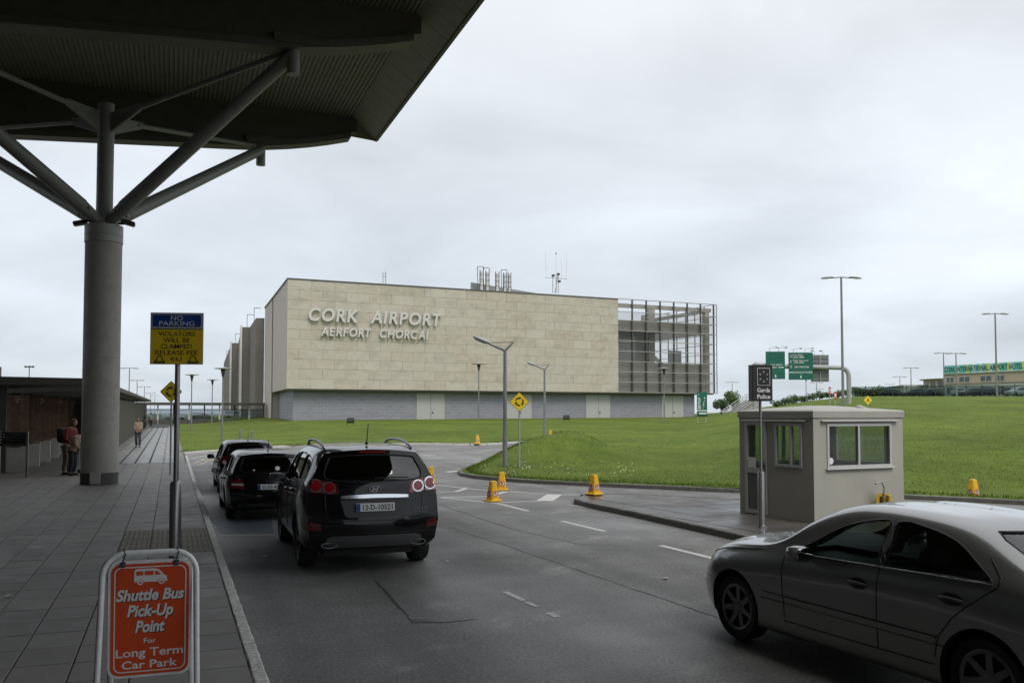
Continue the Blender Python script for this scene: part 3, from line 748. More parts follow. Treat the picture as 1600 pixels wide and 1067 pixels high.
# CORK AIRPORT spans px 480-688, the second line px 499-669
def span(line, a0, a1, zbase, size, gap, word):
    n0 = len(cp.children); x = letters(line, a0, zbase, size, gap, word); k = (a1-a0)/(x-gap-a0)
    for o in [c for c in cp.children if c.name.startswith('letter')]:
        if o.location.z == zbase or abs(o.location.z-zbase) < 1e-4: o.location.x = a0+(o.location.x-a0)*k; o.scale = (k, 1, 1)
za = lambda u, v: 2.2+(646-v)/1400*(110+27*aa(u)/64.6)
span('CORK AIRPORT', aa(480), aa(688.5), za(490, 500.5), 2.25, .16, 1.5)
span('AERFORT CHORCAÍ', aa(499.5), aa(669.5), za(510, 524.2), 1.52, .13, 1.2)
# steel lattice bay at the right end
STL = M('lattice_steel', (.30,.295,.28), .5, var=.1); STD = M('lattice_mullion', (.075,.07,.066), .5)
a0, a1 = FLN, 64.6; bayw = (a1-a0)/7
zr = [5.3,6.8,8.3,9.8,11.3,12.8,14.3,15.8,17.05,18.9]
for z in zr: MB().box(a0, a1+.5, -.07, .05, z-.05, z+.05).build('rail', STL, cp)
for k in range(1, 8): MB().box(a0+k*bayw-.08, a0+k*bayw+.08, -.02, .22, 5.25, 18.9).build('mullion', STD, cp)
MB().box(a1+.42, a1+.52, -.06, .06, 5.2, 18.95).build('mullion', STL, cp)
for k in range(1, 9): MB().box(a1-.05, a1+.05, k*bayw-.06, k*bayw+.06, 5.25, 18.9).build('side_mullion', STD, cp)
for z in zr: MB().box(a1+.06, a1+.14, 0, 20, z-.04, z+.04).build('side_rail', STL, cp)
MB().box(a0, a1-.5, .5, .9, 14.38, 15.8).build('spandrel', GREYC, cp)
for k in range(7): MB().box(a0+k*bayw+.03, a0+(k+1)*bayw-.03 if k < 6 else a1-.6, .5, .8, 5.28, 9.72).build('parapet_panel', GREYC, cp)
MB().box(a0, a1-.2, .4, .9, 17.75, 18.3).build('top_beam', GREYC, cp)
MB().box(a1-.62, a1-.22, .5, 20, 17.75, 18.3).build('top_beam', GREYC, cp); MB().box(a1-.62, a1-.22, .95, 20, 14.4, 15.7).build('spandrel', GREYC, cp)
MB().box(a1-.62, a1-.22, 6, 20, 5.3, 9.6).build('spandrel', GREYC, cp)
MB().box(a1-1.35, a1-.55, .45, 1.2, 5.25, 18.2).build('concrete_column', GREYC, cp)
MB().box(a0+7.5, a0+8.6, 3.4, 4.4, 5.25, 18.3).build('concrete_column', GREYC, cp); MB().box(a0+12.2, a0+13, 12, 12.8, 5.25, 18.3).build('concrete_column', GREYC, cp)
MB().box(a0, a1-.6, .9, 20, 9.2, 9.5).build('floor_slab', GREYC, cp); MB().box(a0, a0+9.8, .9, 20, 14.5, 14.8).build('floor_slab', GREYC, cp)
lv = MB()
for k in range(14): lv.box(a0, a0+8.8, 5.0+.02*(k % 2), 5.1, 9.5+k*.36, 9.5+k*.36+.33)
lv.build('louvre_wall', M('louvre_grey', (.45,.45,.44), .6), cp)
MB().box(a0+8.7, a0+10.3, 8, 9, 9.5, 14.3).build('stair_core', M('core_beige', (.42,.38,.33), .7), cp)
MB().box(a0+13.6, a0+16.0, 7, 7.2, 9.5, 12.2).build('lift_box', M('lift_grey', (.20,.21,.22), .5), cp)
MB().beam((a0+9.6,8,12.6), (a0+13.4,8,9.7), .3, .5).build('stair_flight', GREYC, cp)
MB().box(a0+.1, a1-.1, .24, .25, 5.3, 17.0).build('louvre_mesh', GLASS('louvre_mesh', (.93,.925,.91), .3), cp)
# roof plant, flues, masts
MB().prism([(*bx(735,122),ZT-.1),(*bx(887,139),ZT-.1),(*bx(887,146),ZT-.1),(*bx(760,138),ZT-.1)], (0,0,1.35)).build('plant_room', M('plant_grey', (.23,.25,.25), .6, var=.05), cp)
# grey stepped flank to the left
fl = []
for u, Y in ((412,141),(398.5,141),(389,155.7),(377,155.7),(371,191),(361,191),(349,267)): fl.append(bx(u, Y))
fl += [bx(395, 270), bx(412, 160)]
flank = MB().prism([(*q, 0.5) for q in fl], (0,0,16.6)).build('stepped_flank', M('flank_brown_grey', (.15,.138,.118), .85, var=.12, scale=.5), cp)
for i in (3, 5):
    q = fl[i]; MB().box(q[0]-.35, q[0]+.0, q[1]-.25, q[1]+.1, .5, 17.5).build('white_corner_trim', M('white_trim', (.62,.61,.58), .6), flank)
MB().prism([(*q, 17.1) for q in fl], (0,0,.16)).build('coping', COPE, flank)

WPNT = M('white_metal', (.62,.62,.60), .45); GPNT = M('galvanised', (.33,.335,.335), .45, var=.12, scale=5, rvar=.12); DPNT = M('dark_grey_paint', (.06,.06,.062), .5)
def wpt(u, v, Y): return PT(u, v, Y)
for i, (u, wd, v0, v1, txt) in enumerate(((752.5,6,416,453,'leftmost'),(761.5,6,418,454,'second'),(777,6,419.5,455,'middle'),(789,5.5,421,456.5,'fourth'),(796,5,421,457,'rightmost'))):
    yf = 110+27*aa(u)/64.6+.9; p = wpt(u, v1, yf); h = (646-(ZT-2.3)*F/yf-v0)/F*p.y*.9; r = wd/2/F*p.y
    t = thing('flue_stack', ['widest white cage flue at the left end of the roof row', 'white cage flue beside the leftmost flue on the roof', 'white flue standing alone in the middle of the roof row', 'white cage flue just left of the last one on the roof', 'narrowest white flue at the right end of the roof row'][i], 'flue', (p.x, p.y, ZT-.1), BA, 'flues on the airport building roof')
    MB().cyl((0,0,0), (0,0,h*.92), r*.8, n=14).build('pipe', M('flue_white', (.66,.66,.66), .4, var=.04), t, 40)
    MB().cyl((0,0,0), (0,0,h*.22), r*.98, n=14).build('base_sleeve', MATS['flue_white'], t, 40)
    cg = MB()
    for a in (0, 1.57, 3.14, 4.71):
        x, y = math.cos(a+.5)*r*1.25, math.sin(a+.5)*r*1.25; cg.cyl((x,y,0), (x,y,h), .03, n=5)
    for f in (.3,.55,.8): cg.tube([(math.cos(a/12*6.283)*r*1.25, math.sin(a/12*6.283)*r*1.25, h*f) for a in range(12)], .022, 5, True)
    if i in (0, 1, 3): cg.tube(spline([(r*1.25,0,h),(r,0,h*1.12),(-r*1.5,0,h*1.12),(-r*2.4,0,h*1.02),(-r*1.9,0,h*.1)], 6), .045, 5)
    cg.build('cage', DPNT, t)
def mast(name, label, u, v0, v1, Y, fn, cat='antenna'):
    p = wpt(u, v1, Y); t = thing(name, label, cat, (p.x, p.y, p.z), BA); fn(t, (v1-v0)/F*p.y); return t
def m1(t, h):
    mb = MB(); mb.cyl((-.18,0,0),(-.18,0,h*.75),.05,n=6); mb.cyl((.18,0,0),(.18,0,h*.78),.05,n=6); mb.build('mast', GPNT, t); MB().cyl((.1,0,h*.5),(.1,0,h*1.05),.025,n=5).build('whip', WPNT, t)
    MB().beam((-.18,0,h*.45),(.18,0,h*.45),.06,.06).build('bracket', GPNT, t)
mast('roof_antenna', 'short twin pole antenna on the roof above the word AIRPORT', 600.5, 420, 443, 116, m1)
def m2(t, h):
    mb = MB()
    for x in (-.55, 0, .35): mb.cyl((x,0,0),(x,0,h*.62),.06,n=6)
    mb.cyl((-.1,.2,0),(.4,.2,h*.6),.05,n=6); mb.build('frame', GPNT, t); MB().beam((-1.75,0,h*.50),(1.75,0,h*.50),.07,.07).build('crossarm', GPNT, t)
    for x, z0, z1 in ((-1.72,.42,1.35),(-.0,.6,1.32),(.85,.4,1.1),(1.7,.42,1.38)): MB().cyl((x,0,h*z0),(x,0,h*z1),.03,n=5).build('whip', WPNT, t)
    for x, z in ((-.5,.58),(.35,.64),(.5,.4)): MB().bbox(x-.2,x+.2,-.2,.15,h*z-.16,h*z+.16,.05).build('camera_box', DPNT, t)
    MB().ball((0,0,h*1.33),.12,.12,.12,8,6).build('beacon', DPNT, t)
mast('antenna_cluster', 'cluster of white whip antennas on the roof right of the flues', 869, 411, 458, 132, m2)
for i, (u, v, Y) in enumerate(((397,500,148),(386,515,158),(367.5,540,193),(354,562,245))):
    p = wpt(u, v, Y); t = thing('roof_lamp', ['roof lamp nearest to the limestone building on the grey flank', 'second roof lamp along the grey stepped flank', 'small third roof lamp on the grey stepped flank', 'farthest roof lamp at the left end of the grey flank'][i], 'lamp', (p.x, p.y, 17.0), BA, 'lamps on the grey flank roof')
    h = 2.7 if i < 2 else 2.4; MB().cyl((0,0,0),(0,0,h),.06,n=6).build('pole', GPNT, t); MB().box(0,1.1,-.12,.12,h-.05,h+.06).build('head', GPNT, t)

# ------------------------------------------------------------------ hotel and low wing on the hill
HB = M('hotel_buff', (.45,.385,.28), .8, var=.06, scale=.3); HC = M('hotel_cream', (.47,.47,.44), .8, var=.04, scale=.3); HW = M('hotel_window', (.10,.115,.125), .15, var=0); HF = M('hotel_frame', (.50,.48,.45), .6)
h1 = PT(1476, 610, 228); h2 = PT(1640, 610, 203); hd = Vector(h2[:2])-Vector(h1[:2]); HL = hd.length; hz = 4.4
hot = thing('airport_hotel', 'long buff and white two storey hotel with a teal rooftop name sign on the hill', 'hotel', (h1.x, h1.y, hz), math.atan2(hd.y, hd.x))
MB().box(0, HL, 0, 14, 5.2, 7.6).build('upper_wall', HB, hot); MB().box(0, HL, -.05, 14, -1, 5.2).build('lower_wall', HC, hot)
MB().box(-.1, HL, -.25, 14, 5.1, 5.3).build('band', M('hotel_band', (.22,.20,.17), .7), hot); MB().box(-.1, HL, -.3, 14, 7.6, 7.85).build('cornice', MATS['hotel_band'], hot)
for k, x in enumerate((.6, 4.3, 10.2, 14.4, 21.5, 25.8, 31.5, 36.2)):
    for z0, z1 in ((5.6,7.1), (2.5,4.5)):
        wn_ = MB().box(x, x+(2.2 if k % 3 == 0 else 3.0), -.12, .1, z0, z1).build('window', HF, hot)
        ww = 2.2 if k % 3 == 0 else 3.0
        for j in range(2): MB().box(x+.15+j*ww/2, x+ww/2-.08+j*ww/2, -.16, -.11, z0+.15, z1-.15).build('pane', HW, wn_)
# rooftop sign
SGT = M('sign_teal', (.16,.56,.46), .4, var=.1, scale=.4); SGY = M('sign_lime', (.52,.62,.20), .4); SGB = M('sign_letter_dark', (.02,.07,.06), .5)
ss = bpy.data.objects.new('rooftop_sign', None); COL.objects.link(ss); ss.parent = hot; ss.location = (0, -.3, 7.9)
cells2 = 24
for k in range(cells2): MB().box(k*HL*.80/cells2, (k+1)*HL*.80/cells2-.05, 0, .25, 0, 2.05).build('sign_panel', SGY if k in (7,13,16,19,23) else (M('sign_pale', (.50,.66,.60), .4) if k in (4,9,11,14,20) else SGT), ss)
o = text('CORK INTERNATIONAL AIRPORT HOTEL', SGB, ss, (.3, -.03, .42), (math.pi/2, 0, 0), 1.75, extrude=.02, bold=.03, ax='LEFT', sx=1.0, spacing=1.06)
k = (HL*.77)/max(v.co.x for v in o.data.vertices); o.scale = (k, 1, 1)
# curved end wing
ce = []
for k in range(9):
    a = math.radians(180+k*11); ce.append((-1+ -9.5*math.cos(math.radians(k*11))*1.0*0 - 10*math.sin(math.radians((8-k)*11)), 3.2-3.2*math.cos(math.radians((8-k)*11))*1.0))
ce = [(-10.4,7.0),(-10.2,5.2),(-9.3,3.4),(-7.6,1.8),(-5.2,.7),(-2.6,.2),(-.05,.05)]
MB().prism([(x,y,3.9) for x,y in ce]+[(-.05,12,3.9),(-10.4,12,3.9)], (0,0,2.7)).build('curved_wing_upper', HB, hot)
MB().prism([(x*1.0,y-.02,-1) for x,y in ce]+[(-.05,12,-1),(-10.4,12,-1)], (0,0,4.9)).build('curved_wing_lower', M('hotel_tan', (.40,.325,.22), .8, var=.05, scale=.3), hot)
MB().prism([(x-.5,y-.9,6.6) for x,y in ce]+[(-.05,12,6.6),(-10.9,12,6.6)], (0,0,.22)).build('curved_wing_roof', M('hotel_roof', (.26,.24,.21), .7), hot)
for (xa,ya),(xb,yb) in zip(ce[1:6], ce[2:7]):
    dx = Vector((xb-xa, yb-ya)); L_ = dx.length; an = math.atan2(dx.y, dx.x)
    for z0, z1 in ((4.6,6.1),(.7,2.7)):
        o = MB().box(L_*.2, L_*.82, -.1, .1, z0, z1).build('window', HW, hot); o.location = (xa, ya, 0); o.rotation_euler = (0,0,an)
MB().box(-2.6, 1.2, 3, 6, 7.2, 9.2).build('roof_plant', M('plant_white', (.5,.5,.5), .6), hot)
q0 = PT(1336, 612, 262); q1 = PT(1412, 612, 236); qd = Vector(q1[:2])-Vector(q0[:2])
lw = thing('low_white_hall', 'low white flat roofed hall left of the hotel behind the fence', 'building', (q0.x, q0.y, 4.2), math.atan2(qd.y, qd.x))
MB().prism([(0,0,-1),(qd.length,0,-1),(qd.length,0,5.4),(0,0,3.9)], (0,10,0)).build('wall', HC, lw); MB().prism([(0,-.4,3.9),(qd.length,-.4,5.4),(qd.length,-.4,5.6),(0,-.4,4.1)], (0,10.6,0)).build('roof', M('hall_roof', (.30,.33,.33), .6), lw)
for k in range(6): MB().box(1.0+k*2.2, 2.4+k*2.2, -.1, .1, .4, 2.6).build('window', HW, lw)

# ------------------------------------------------------------------ stairway at the right end of the building
def LP(u, v):
    z = 1.0
    for _ in range(60): p = G(u, v, z) if abs(z-CAMH) > .02 else G(u, v, z-.05); z = .6*z+.4*LZ(p.x, min(p.y, 300))
    return p
# ------------------------------------------------------------------ signs
YEL = M('sign_yellow', (.84,.59,.02), .45, var=.06); BLK = M('sign_black', (.012,.012,.012), .5, var=0); WHT = M('sign_white', (.78,.78,.76), .45, var=.05); BLU = M('sign_blue', (.012,.055,.26), .45, var=.05)
GRN = M('sign_green', (.006,.115,.078), .4, var=.05); RED = M('sign_red', (.46,.03,.02), .45); ORG = M('sign_orange', (.66,.075,.014), .5, var=.08, scale=3)
STAIN = M('brushed_steel', (.30,.295,.285), .32, metal=.75, var=.12, scale=30)
_hm = text_mesh('H', 1.0); CAPH = max(v.co.y for v in _hm.vertices)
def fit(s, mat, parent, cx, zbase, width, cap, y=-.012, bold=0.0, shear=0.0, ext=.002, name='lettering', spacing=1.0):
    me = text_mesh(s, 1.0, extrude=0, bold=bold, shear=shear, name=name, spacing=spacing); me.materials.clear(); me.materials.append(mat)
    xs_ = [v.co.x for v in me.vertices]; a, b = min(xs_), max(xs_); k = width/(b-a)
    me.transform(Matrix.Translation((-(a+b)/2, 0, 0))); me.transform(Matrix.Diagonal((k, cap/CAPH, 1, 1)))
    o = obj(name, me, parent); o.rotation_euler = (math.pi/2, 0, 0); o.location = (cx, y, zbase); return o
def rrect(w_, h, r, n=6, cx=0, cz=0):
    out = []
    for qx, qz, a0 in ((1,1,0),(-1,1,90),(-1,-1,180),(1,-1,270)):
        for i in range(n+1):
            a = math.radians(a0+90*i/n); out.append((cx+qx*(w_/2-r)+r*math.cos(a), cz+qz*(h/2-r)+r*math.sin(a)))
    return out
def plate(name, poly, y0, th, mat, parent): return MB().prism([(x, y0, z) for x, z in poly], (0, th, 0)).build(name, mat, parent)
def ring(name, ro, ri, y, mat, parent, cx=0, cz=0, a0=0, a1=360, n=24, th=.003):
    mb = MB(); c = a1-a0 >= 360
    for i in range(n):
        a, b = math.radians(a0+(a1-a0)*i/n), math.radians(a0+(a1-a0)*(i+1)/n)
        P = [(cx+r*math.cos(t), z_, cz+r*math.sin(t)) for z_ in (y, y-th) for r, t in ((ri,a),(ro,a),(ro,b),(ri,b))]
        mb.hexa(P)
    return mb.build(name, mat, parent)
# orange A-board in the foreground
ab = thing('pavement_sign', 'orange shuttle bus pick-up point board hanging in a white tubular A-frame', 'sign', (*PT(239, 646, 6.23)[:2], PZ), math.radians(19))
TUBE = M('white_tube', (.80,.80,.78), .4, var=.10, scale=12)
Wd, Ht = .600, 1.125
def uframe(lean):
    R_ = .15; P = [(-Wd/2-.018, 0), (-Wd/2-.008, .5), (-Wd/2, Ht-R_)]+[(-Wd/2+R_-R_*math.cos(a), Ht-R_+R_*math.sin(a)) for a in [k*math.pi/16 for k in range(1, 9)]]
    P += [(-x, z) for x, z in P[::-1]]
    return [Vector((x, lean*(Ht-z), z)) for x, z in P]
MB().tube(uframe(-.16), .0205, 10).build('front_frame', TUBE, ab, 60)
P2 = [Vector((p.x*.86, p.y+.05, p.z*.985)) for p in uframe(.30)]
MB().tube(P2, .0205, 10).build('rear_frame', TUBE, ab, 60)
MB().tube([(-Wd/2,-.14,.22),(Wd/2,-.14,.22)], .016, 8).build('crossbar', TUBE, ab, 60)
bd = bpy.data.objects.new('board', None); COL.objects.link(bd); bd.parent = ab; bd.location = (.005, -.02, 1.075); bd.rotation_euler = (math.radians(4), 0, 0)
bd.location.y = -.035
BWd, BH = .535, .80
MB().prism([(x, 0, z) for x, z in rrect(BWd, BH, .07, 6, 0, -BH/2)], (0, .02, 0)).build('panel', TUBE, bd)
plate('panel', rrect(BWd-.036, BH-.036, .060, 6, 0, -BH/2), -.004, .006, ORG, bd)
o_, i_ = rrect(BWd-.075, BH-.075, .048, 6, 0, -BH/2), rrect(BWd-.090, BH-.090, .042, 6, 0, -BH/2)
mb = MB(); n = len(o_); mb.add([(x,-.0055,z) for x,z in o_]+[(x,-.0055,z) for x,z in i_], [(i,(i+1)%n,n+(i+1)%n,n+i) for i in range(n)]); mb.build('border_line', WHT, bd)
SH = M('letter_shadow', (.03,.012,.01), .6, var=0)
for s_, zb_, wd, cp_, it in (('Shuttle Bus', -.268, .435, .072, 1), ('Pick-Up', -.378, .295, .075, 1), ('Point', -.488, .19, .075, 1), ('For', -.566, .08, .033, 0), ('Long Term', -.655, .43, .055, 0), ('Car Park', -.737, .355, .052, 0)):
    bl = .035 if it else .016
    if it: fit(s_, SH, bd, .006, zb_-.005, wd, cp_, y=-.0052, bold=bl, shear=.22)
    fit(s_, WHT, bd, 0, zb_, wd, cp_, y=-.0065, bold=bl, shear=.22 if it else 0)
van = [(-.105,-.145),(-.105,-.075),(-.098,-.058),(-.085,-.054),(.03,-.054),(.055,-.064),(.085,-.100),(.10,-.108),(.105,-.125),(.105,-.145)]
plate('van_icon', van, -.0062, .002, WHT, bd)
for q in ([(-.092,-.098),(-.092,-.070),(-.048,-.070),(-.048,-.098)], [(-.038,-.098),(-.038,-.070),(.018,-.070),(.018,-.098)], [(.028,-.098),(.028,-.070),(.04,-.070),(.068,-.098)]): plate('van_icon_window', q, -.0082, .002, ORG, bd)
for cx in (-.066, .07): ring('van_icon_wheel', .019, .011, -.0064, WHT, bd, cx, -.145); ring('van_icon_wheel_arch', .0215, .019, -.0068, ORG, bd, cx, -.145)
for x in (-.17, .17):
    hk = MB(); hk.tube([(x,0,1.155),(x+.012,-.02,1.12),(x,-.03,1.085),(x-.004,-.025,1.05)], .006, 6); hk.bbox(x-.016,x+.016,-.052,-.03,1.035,1.075,.005); hk.build('hook', DPNT, ab)
for k in range(5): MB().cyl((-.2+k*.1,-.006,-.018),(-.2+k*.1,-.001,-.018),.006,n=8).build('bolt', GPNT, bd)

# no-parking sign
b0 = G(273, 870, PZ); npk = thing('no_parking_sign', 'blue and yellow NO PARKING sign on a steel pole behind the orange board', 'sign', (b0.x, b0.y, PZ), math.radians(6)); npk.scale = (1,1,1.036)
mb = MB(); mb.lathe([(.083,0),(.083,1.02),(.062,1.06),(.04,1.062)], 20); mb.build('sleeve', STAIN, npk, 40)
MB().cyl((0,0,1.0),(0,0,2.75),.038,n=16).build('pole', STAIN, npk, 40)
sg = MB().bbox(-.375,.375,-.075,-.055,2.70,3.43,.004).build('sign_plate', M('sign_plate_grey', (.40,.41,.42), .5), npk)
plate('yellow_panel', [(-.369,2.706),(.369,2.706),(.369,3.195),(-.369,3.195)], -.079, .003, YEL, npk)
plate('divider', [(-.369,3.19),(.369,3.19),(.369,3.20),(-.369,3.20)], -.081, .002, BLK, npk)
plate('blue_panel', rrect(.68,.165,.022,4,0,3.315), -.079, .003, BLU, npk)
for s_, zb_, wd, cp_, mt in (('NO',3.322,.17,.062,WHT),('PARKING',3.246,.50,.062,WHT),('VIOLATORS',3.098,.52,.062,BLK),('WILL BE',3.01,.37,.062,BLK),('CLAMPED',2.922,.44,.062,BLK),('RELEASE FEE',2.834,.60,.062,BLK),('€63',2.748,.165,.058,BLK)):
    fit(s_, mt, npk, 0, zb_, wd, cp_, y=-.0825, bold=.004)
for cx in (-.235, .235):
    ring('clamp_icon', .047, .036, -.0805, BLK, npk, cx, 2.775); plate('clamp_icon', [(cx-.075,2.715),(cx+.075,2.715),(cx+.07,2.728),(cx-.07,2.728)], -.0825, .002, BLK, npk)
    for sg_ in (-1,1): plate('clamp_icon', [(cx+sg_*.075,2.715),(cx+sg_*.04,2.73),(cx+sg_*.07,2.765)], -.083, .002, BLK, npk)
for k in range(3): MB().cyl((-.25+k*.25,-.084,3.212),(-.25+k*.25,-.079,3.212),.007,n=8).build('rivet', GPNT, npk)

def round_sign(label, b, zc, hw, rz, pole_r=.032, rot0=90):
    t = thing('roundabout_sign', label, 'sign', b, rz, 'yellow roundabout signs')
    MB().cyl((0,0,0),(0,0,zc+.2),pole_r,n=12).build('pole', GPNT, t, 40)
    dia = lambda r, rr=.03: [(x*math.cos(.7854)-z*math.sin(.7854), zc+x*math.sin(.7854)+z*math.cos(.7854)) for x, z in rrect(r*1.414, r*1.414, rr*r, 4)]
    plate('backing', dia(hw,.12), -.06, .02, BLK, t); plate('yellow_face', dia(hw*.95,.1), -.064, .005, YEL, t)
    for k in range(3):
        a = rot0+k*120; ring('arrow', hw*.44, hw*.30, -.0645, BLK, t, 0, zc, a, a+72, 10)
        c, s = math.cos(math.radians(a)), math.sin(math.radians(a)); d = (s, -c); m = hw*.37
        plate('arrow_head', [(c*hw*.52, zc+s*hw*.52), (c*hw*.22, zc+s*hw*.22), (c*m+d[0]*hw*.22, zc+s*m+d[1]*hw*.22)], -.066, .003, BLK, t)
    return t
p = G(266, 742, PZ); round_sign('yellow diamond roundabout sign on the pavement partly hidden by the NO PARKING pole', (p.x, p.y, T(p.x,p.y)+PZ), 2.80, .375, math.radians(3))
p = LP(811.5, 731); round_sign('yellow diamond roundabout sign standing on the grass mound beside the street lamp', (p.x, p.y, p.z), (731-628)/F*p.y, .36, 0)

# Garda sign
p = G(1190, 824, PZ); gs = thing('garda_sign', 'black Garda Police box sign on a slim post in front of the kiosk', 'sign', (p.x, p.y, PZ), math.radians(9))
MB().lathe([(.062,0),(.062,1.0),(.055,1.02),(.03,1.022)], 18).build('sleeve', STAIN, gs, 40); MB().cyl((0,0,1),(0,0,2.32),.026,n=12).build('pole', STAIN, gs, 40)
MB().bbox(-.195,.195,-.11,.07,2.31,2.975,.006).build('box', BLK, gs)
plate('border_line', [(-.10,2.595),(.145,2.595),(.145,2.915),(-.10,2.915)], -.114, .003, WHT, gs); plate('emblem_field', [(-.092,2.603),(.137,2.603),(.137,2.907),(-.092,2.907)], -.116, .003, BLK, gs)
for k in range(6):
    a = math.radians(90+60*k); cx, cz = .0225+.078*math.cos(a), 2.755+.085*math.sin(a)
    plate('emblem_mark', [(cx+.018*math.cos(a)*1.0, cz+.018*math.sin(a)), (cx+.02*math.cos(a+2.3), cz+.02*math.sin(a+2.3)), (cx+.004*math.cos(a+3.14), cz+.004*math.sin(a+3.14)), (cx+.02*math.cos(a-2.3), cz+.02*math.sin(a-2.3))], -.118, .003, WHT, gs)
fit('Garda', WHT, gs, .02, 2.475, .25, .075, y=-.113, bold=.018); fit('Police', WHT, gs, .02, 2.355, .25, .075, y=-.113, bold=.018)

# ------------------------------------------------------------------ police kiosk
KW = M('kiosk_render', (.375,.365,.315), .7, var=.07, scale=1.2, bump=.05, bscale=80); ALU = M('aluminium_frame', (.50,.50,.49), .4, var=.05); KGL = GLASS('kiosk_glass', (.80,.84,.80), .9)
kq = thing('police_kiosk', 'small grey beige police kiosk with sliding windows on the paved traffic island', 'kiosk', (5.74, 17.1, PZ), math.atan2(.436, .90))
KX, KY, KH = 2.40, 2.12, 2.02
def wall_open(name, L, ops, org, ax, mat, parent, th=.08):
    """wall in local plane; ops = (x0,x1,z0,z1); ax 'x' or 'y'"""
    mb = MB(); xs_ = sorted({0, L, *[q for o in ops for q in o[:2]]})
    def add(x0, x1, z0, z1):
        if ax == 'x': mb.box(org[0]+x0, org[0]+x1, org[1], org[1]+th, z0, z1)
        else: mb.box(org[0], org[0]+th, org[1]+x0, org[1]+x1, z0, z1)
    for a, b in zip(xs_, xs_[1:]):
        c = (a+b)/2; h = sorted((o[2], o[3]) for o in ops if o[0] <= c <= o[1]); z = 0
        for z0, z1 in h:
            if z0 > z: add(a, b, z, z0)
            z = z1
        if z < KH: add(a, b, z, KH)
    return mb.build(name, mat, parent)
wall_open('front_wall', KX, [(.34,2.06,1.03,1.89)], (0,0), 'x', KW, kq); wall_open('rear_wall', KX, [(.34,2.06,1.03,1.89)], (0,KY-.08), 'x', KW, kq)
wall_open('side_wall', KY-.16, [(.22,.97,1.03,1.89),(1.21,1.86,.03,1.92)], (0,.08), 'y', KW, kq); wall_open('side_wall', KY-.16, [(.3,1.7,1.03,1.89)], (KX-.08,.08), 'y', KW, kq)
def window(x0, x1, z0, z1, y, ax, div, parent, out=-1, f=.05):
    wn_ = MB(); P = lambda a0,a1,d0,d1,b0,b1: wn_.box(a0,a1,d0,d1,b0,b1) if ax == 'x' else wn_.box(d0,d1,a0,a1,b0,b1)
    ya, yb = sorted((y+out*.02, y-out*.05))
    P(x0,x1,ya,yb,z0,z0+f); P(x0,x1,ya,yb,z1-f,z1); P(x0,x0+f,ya,yb,z0+f,z1-f); P(x1-f,x1,ya,yb,z0+f,z1-f)
    for d in div: P(d-f*.45,d+f*.45,ya,yb,z0+f,z1-f)
    o = wn_.build('window', ALU, parent); g = MB(); xs_ = [x0+f]+list(div)+[x1-f]
    for a, b in zip(xs_, xs_[1:]):
        gg = MB(); ym = y-out*.02
        (gg.box(a,b,ym-.003,ym+.003,z0+f,z1-f) if ax == 'x' else gg.box(ym-.003,ym+.003,a,b,z0+f,z1-f)); gg.build('pane', KGL, o)
    return o
window(.34,2.06,1.03,1.89,0,'x',[1.17],kq); window(.34,2.06,1.03,1.89,KY,'x',[1.2],kq,out=1); window(.30,1.05,1.03,1.89,0,'y',[.60],kq); window(.38,1.78,1.03,1.89,KX,'y',[1.1],kq,out=1)
MB().bbox(.18,2.22,-.07,0.0,1.925,1.95,.006).build('drip_rail', ALU, kq); MB().bbox(-.05,0.0,.20,2.0,1.925,1.95,.006).build('drip_rail', ALU, kq)
MB().bbox(.30,2.10,-.06,.0,1.0,1.028,.006).build('sill', ALU, kq)
dr = window(1.29,1.94,.03,1.92,0,'y',[],kq,f=.075); dr.name = 'door'
MB().box(-.02,.045,1.365,1.865,.86,.96).build('mid_rail', ALU, dr); MB().box(-.005,.03,1.365,1.865,.10,.86).build('kick_panel', M('grey_panel', (.13,.13,.12), .6), dr); MB().bbox(-.055,-.02,1.33,1.35,.92,1.08,.006).build('handle', DPNT, dr)
MB().box(-.026,-.021,1.60,1.82,.97,1.18).build('notice', WHT, dr); MB().box(-.027,-.022,1.40,1.45,.97,1.14).build('notice', RED, dr)
rf = MB(); e_ = .04
def ringz(o, z): return [(-o,-o,z),(KX+o,-o,z),(KX+o,KY+o,z),(-o,KY+o,z)]
R = [ringz(.012,2.0), ringz(.025,2.005), ringz(.025,2.125), ringz(.0,2.15), [(KX*.42,KY*.42,2.245),(KX*.58,KY*.42,2.245),(KX*.58,KY*.58,2.245),(KX*.42,KY*.58,2.245)]]
vs = [q for r in R for q in r]; rf.add(vs, [(4*i+j, 4*i+(j+1)%4, 4*i+4+(j+1)%4, 4*i+4+j) for i in range(4) for j in range(4)]+[(3,2,1,0),(16,17,18,19)]); rf.build('roof', M('kiosk_roof', (.36,.355,.315), .6, var=.08, scale=2), kq)
mb = MB(); mb.ball((1.75,.5,2.20),.09,.09,.06); mb.ball((2.1,.75,2.18),.12,.09,.05); mb.build('roof_vent', KW, kq)
MB().box(.08,KX-.08,.08,KY-.08,.0,.04).build('floor', M('kiosk_floor', (.08,.08,.08), .7), kq); MB().box(1.7,2.3,.2,1.9,.72,.76).build('counter', M('kiosk_counter', (.25,.22,.18), .6), kq)
plate('round_sticker', [(.45+.065*math.cos(a*.3927), 1.17+.065*math.sin(a*.3927)) for a in range(16)], .008, .003, WHT, kq)
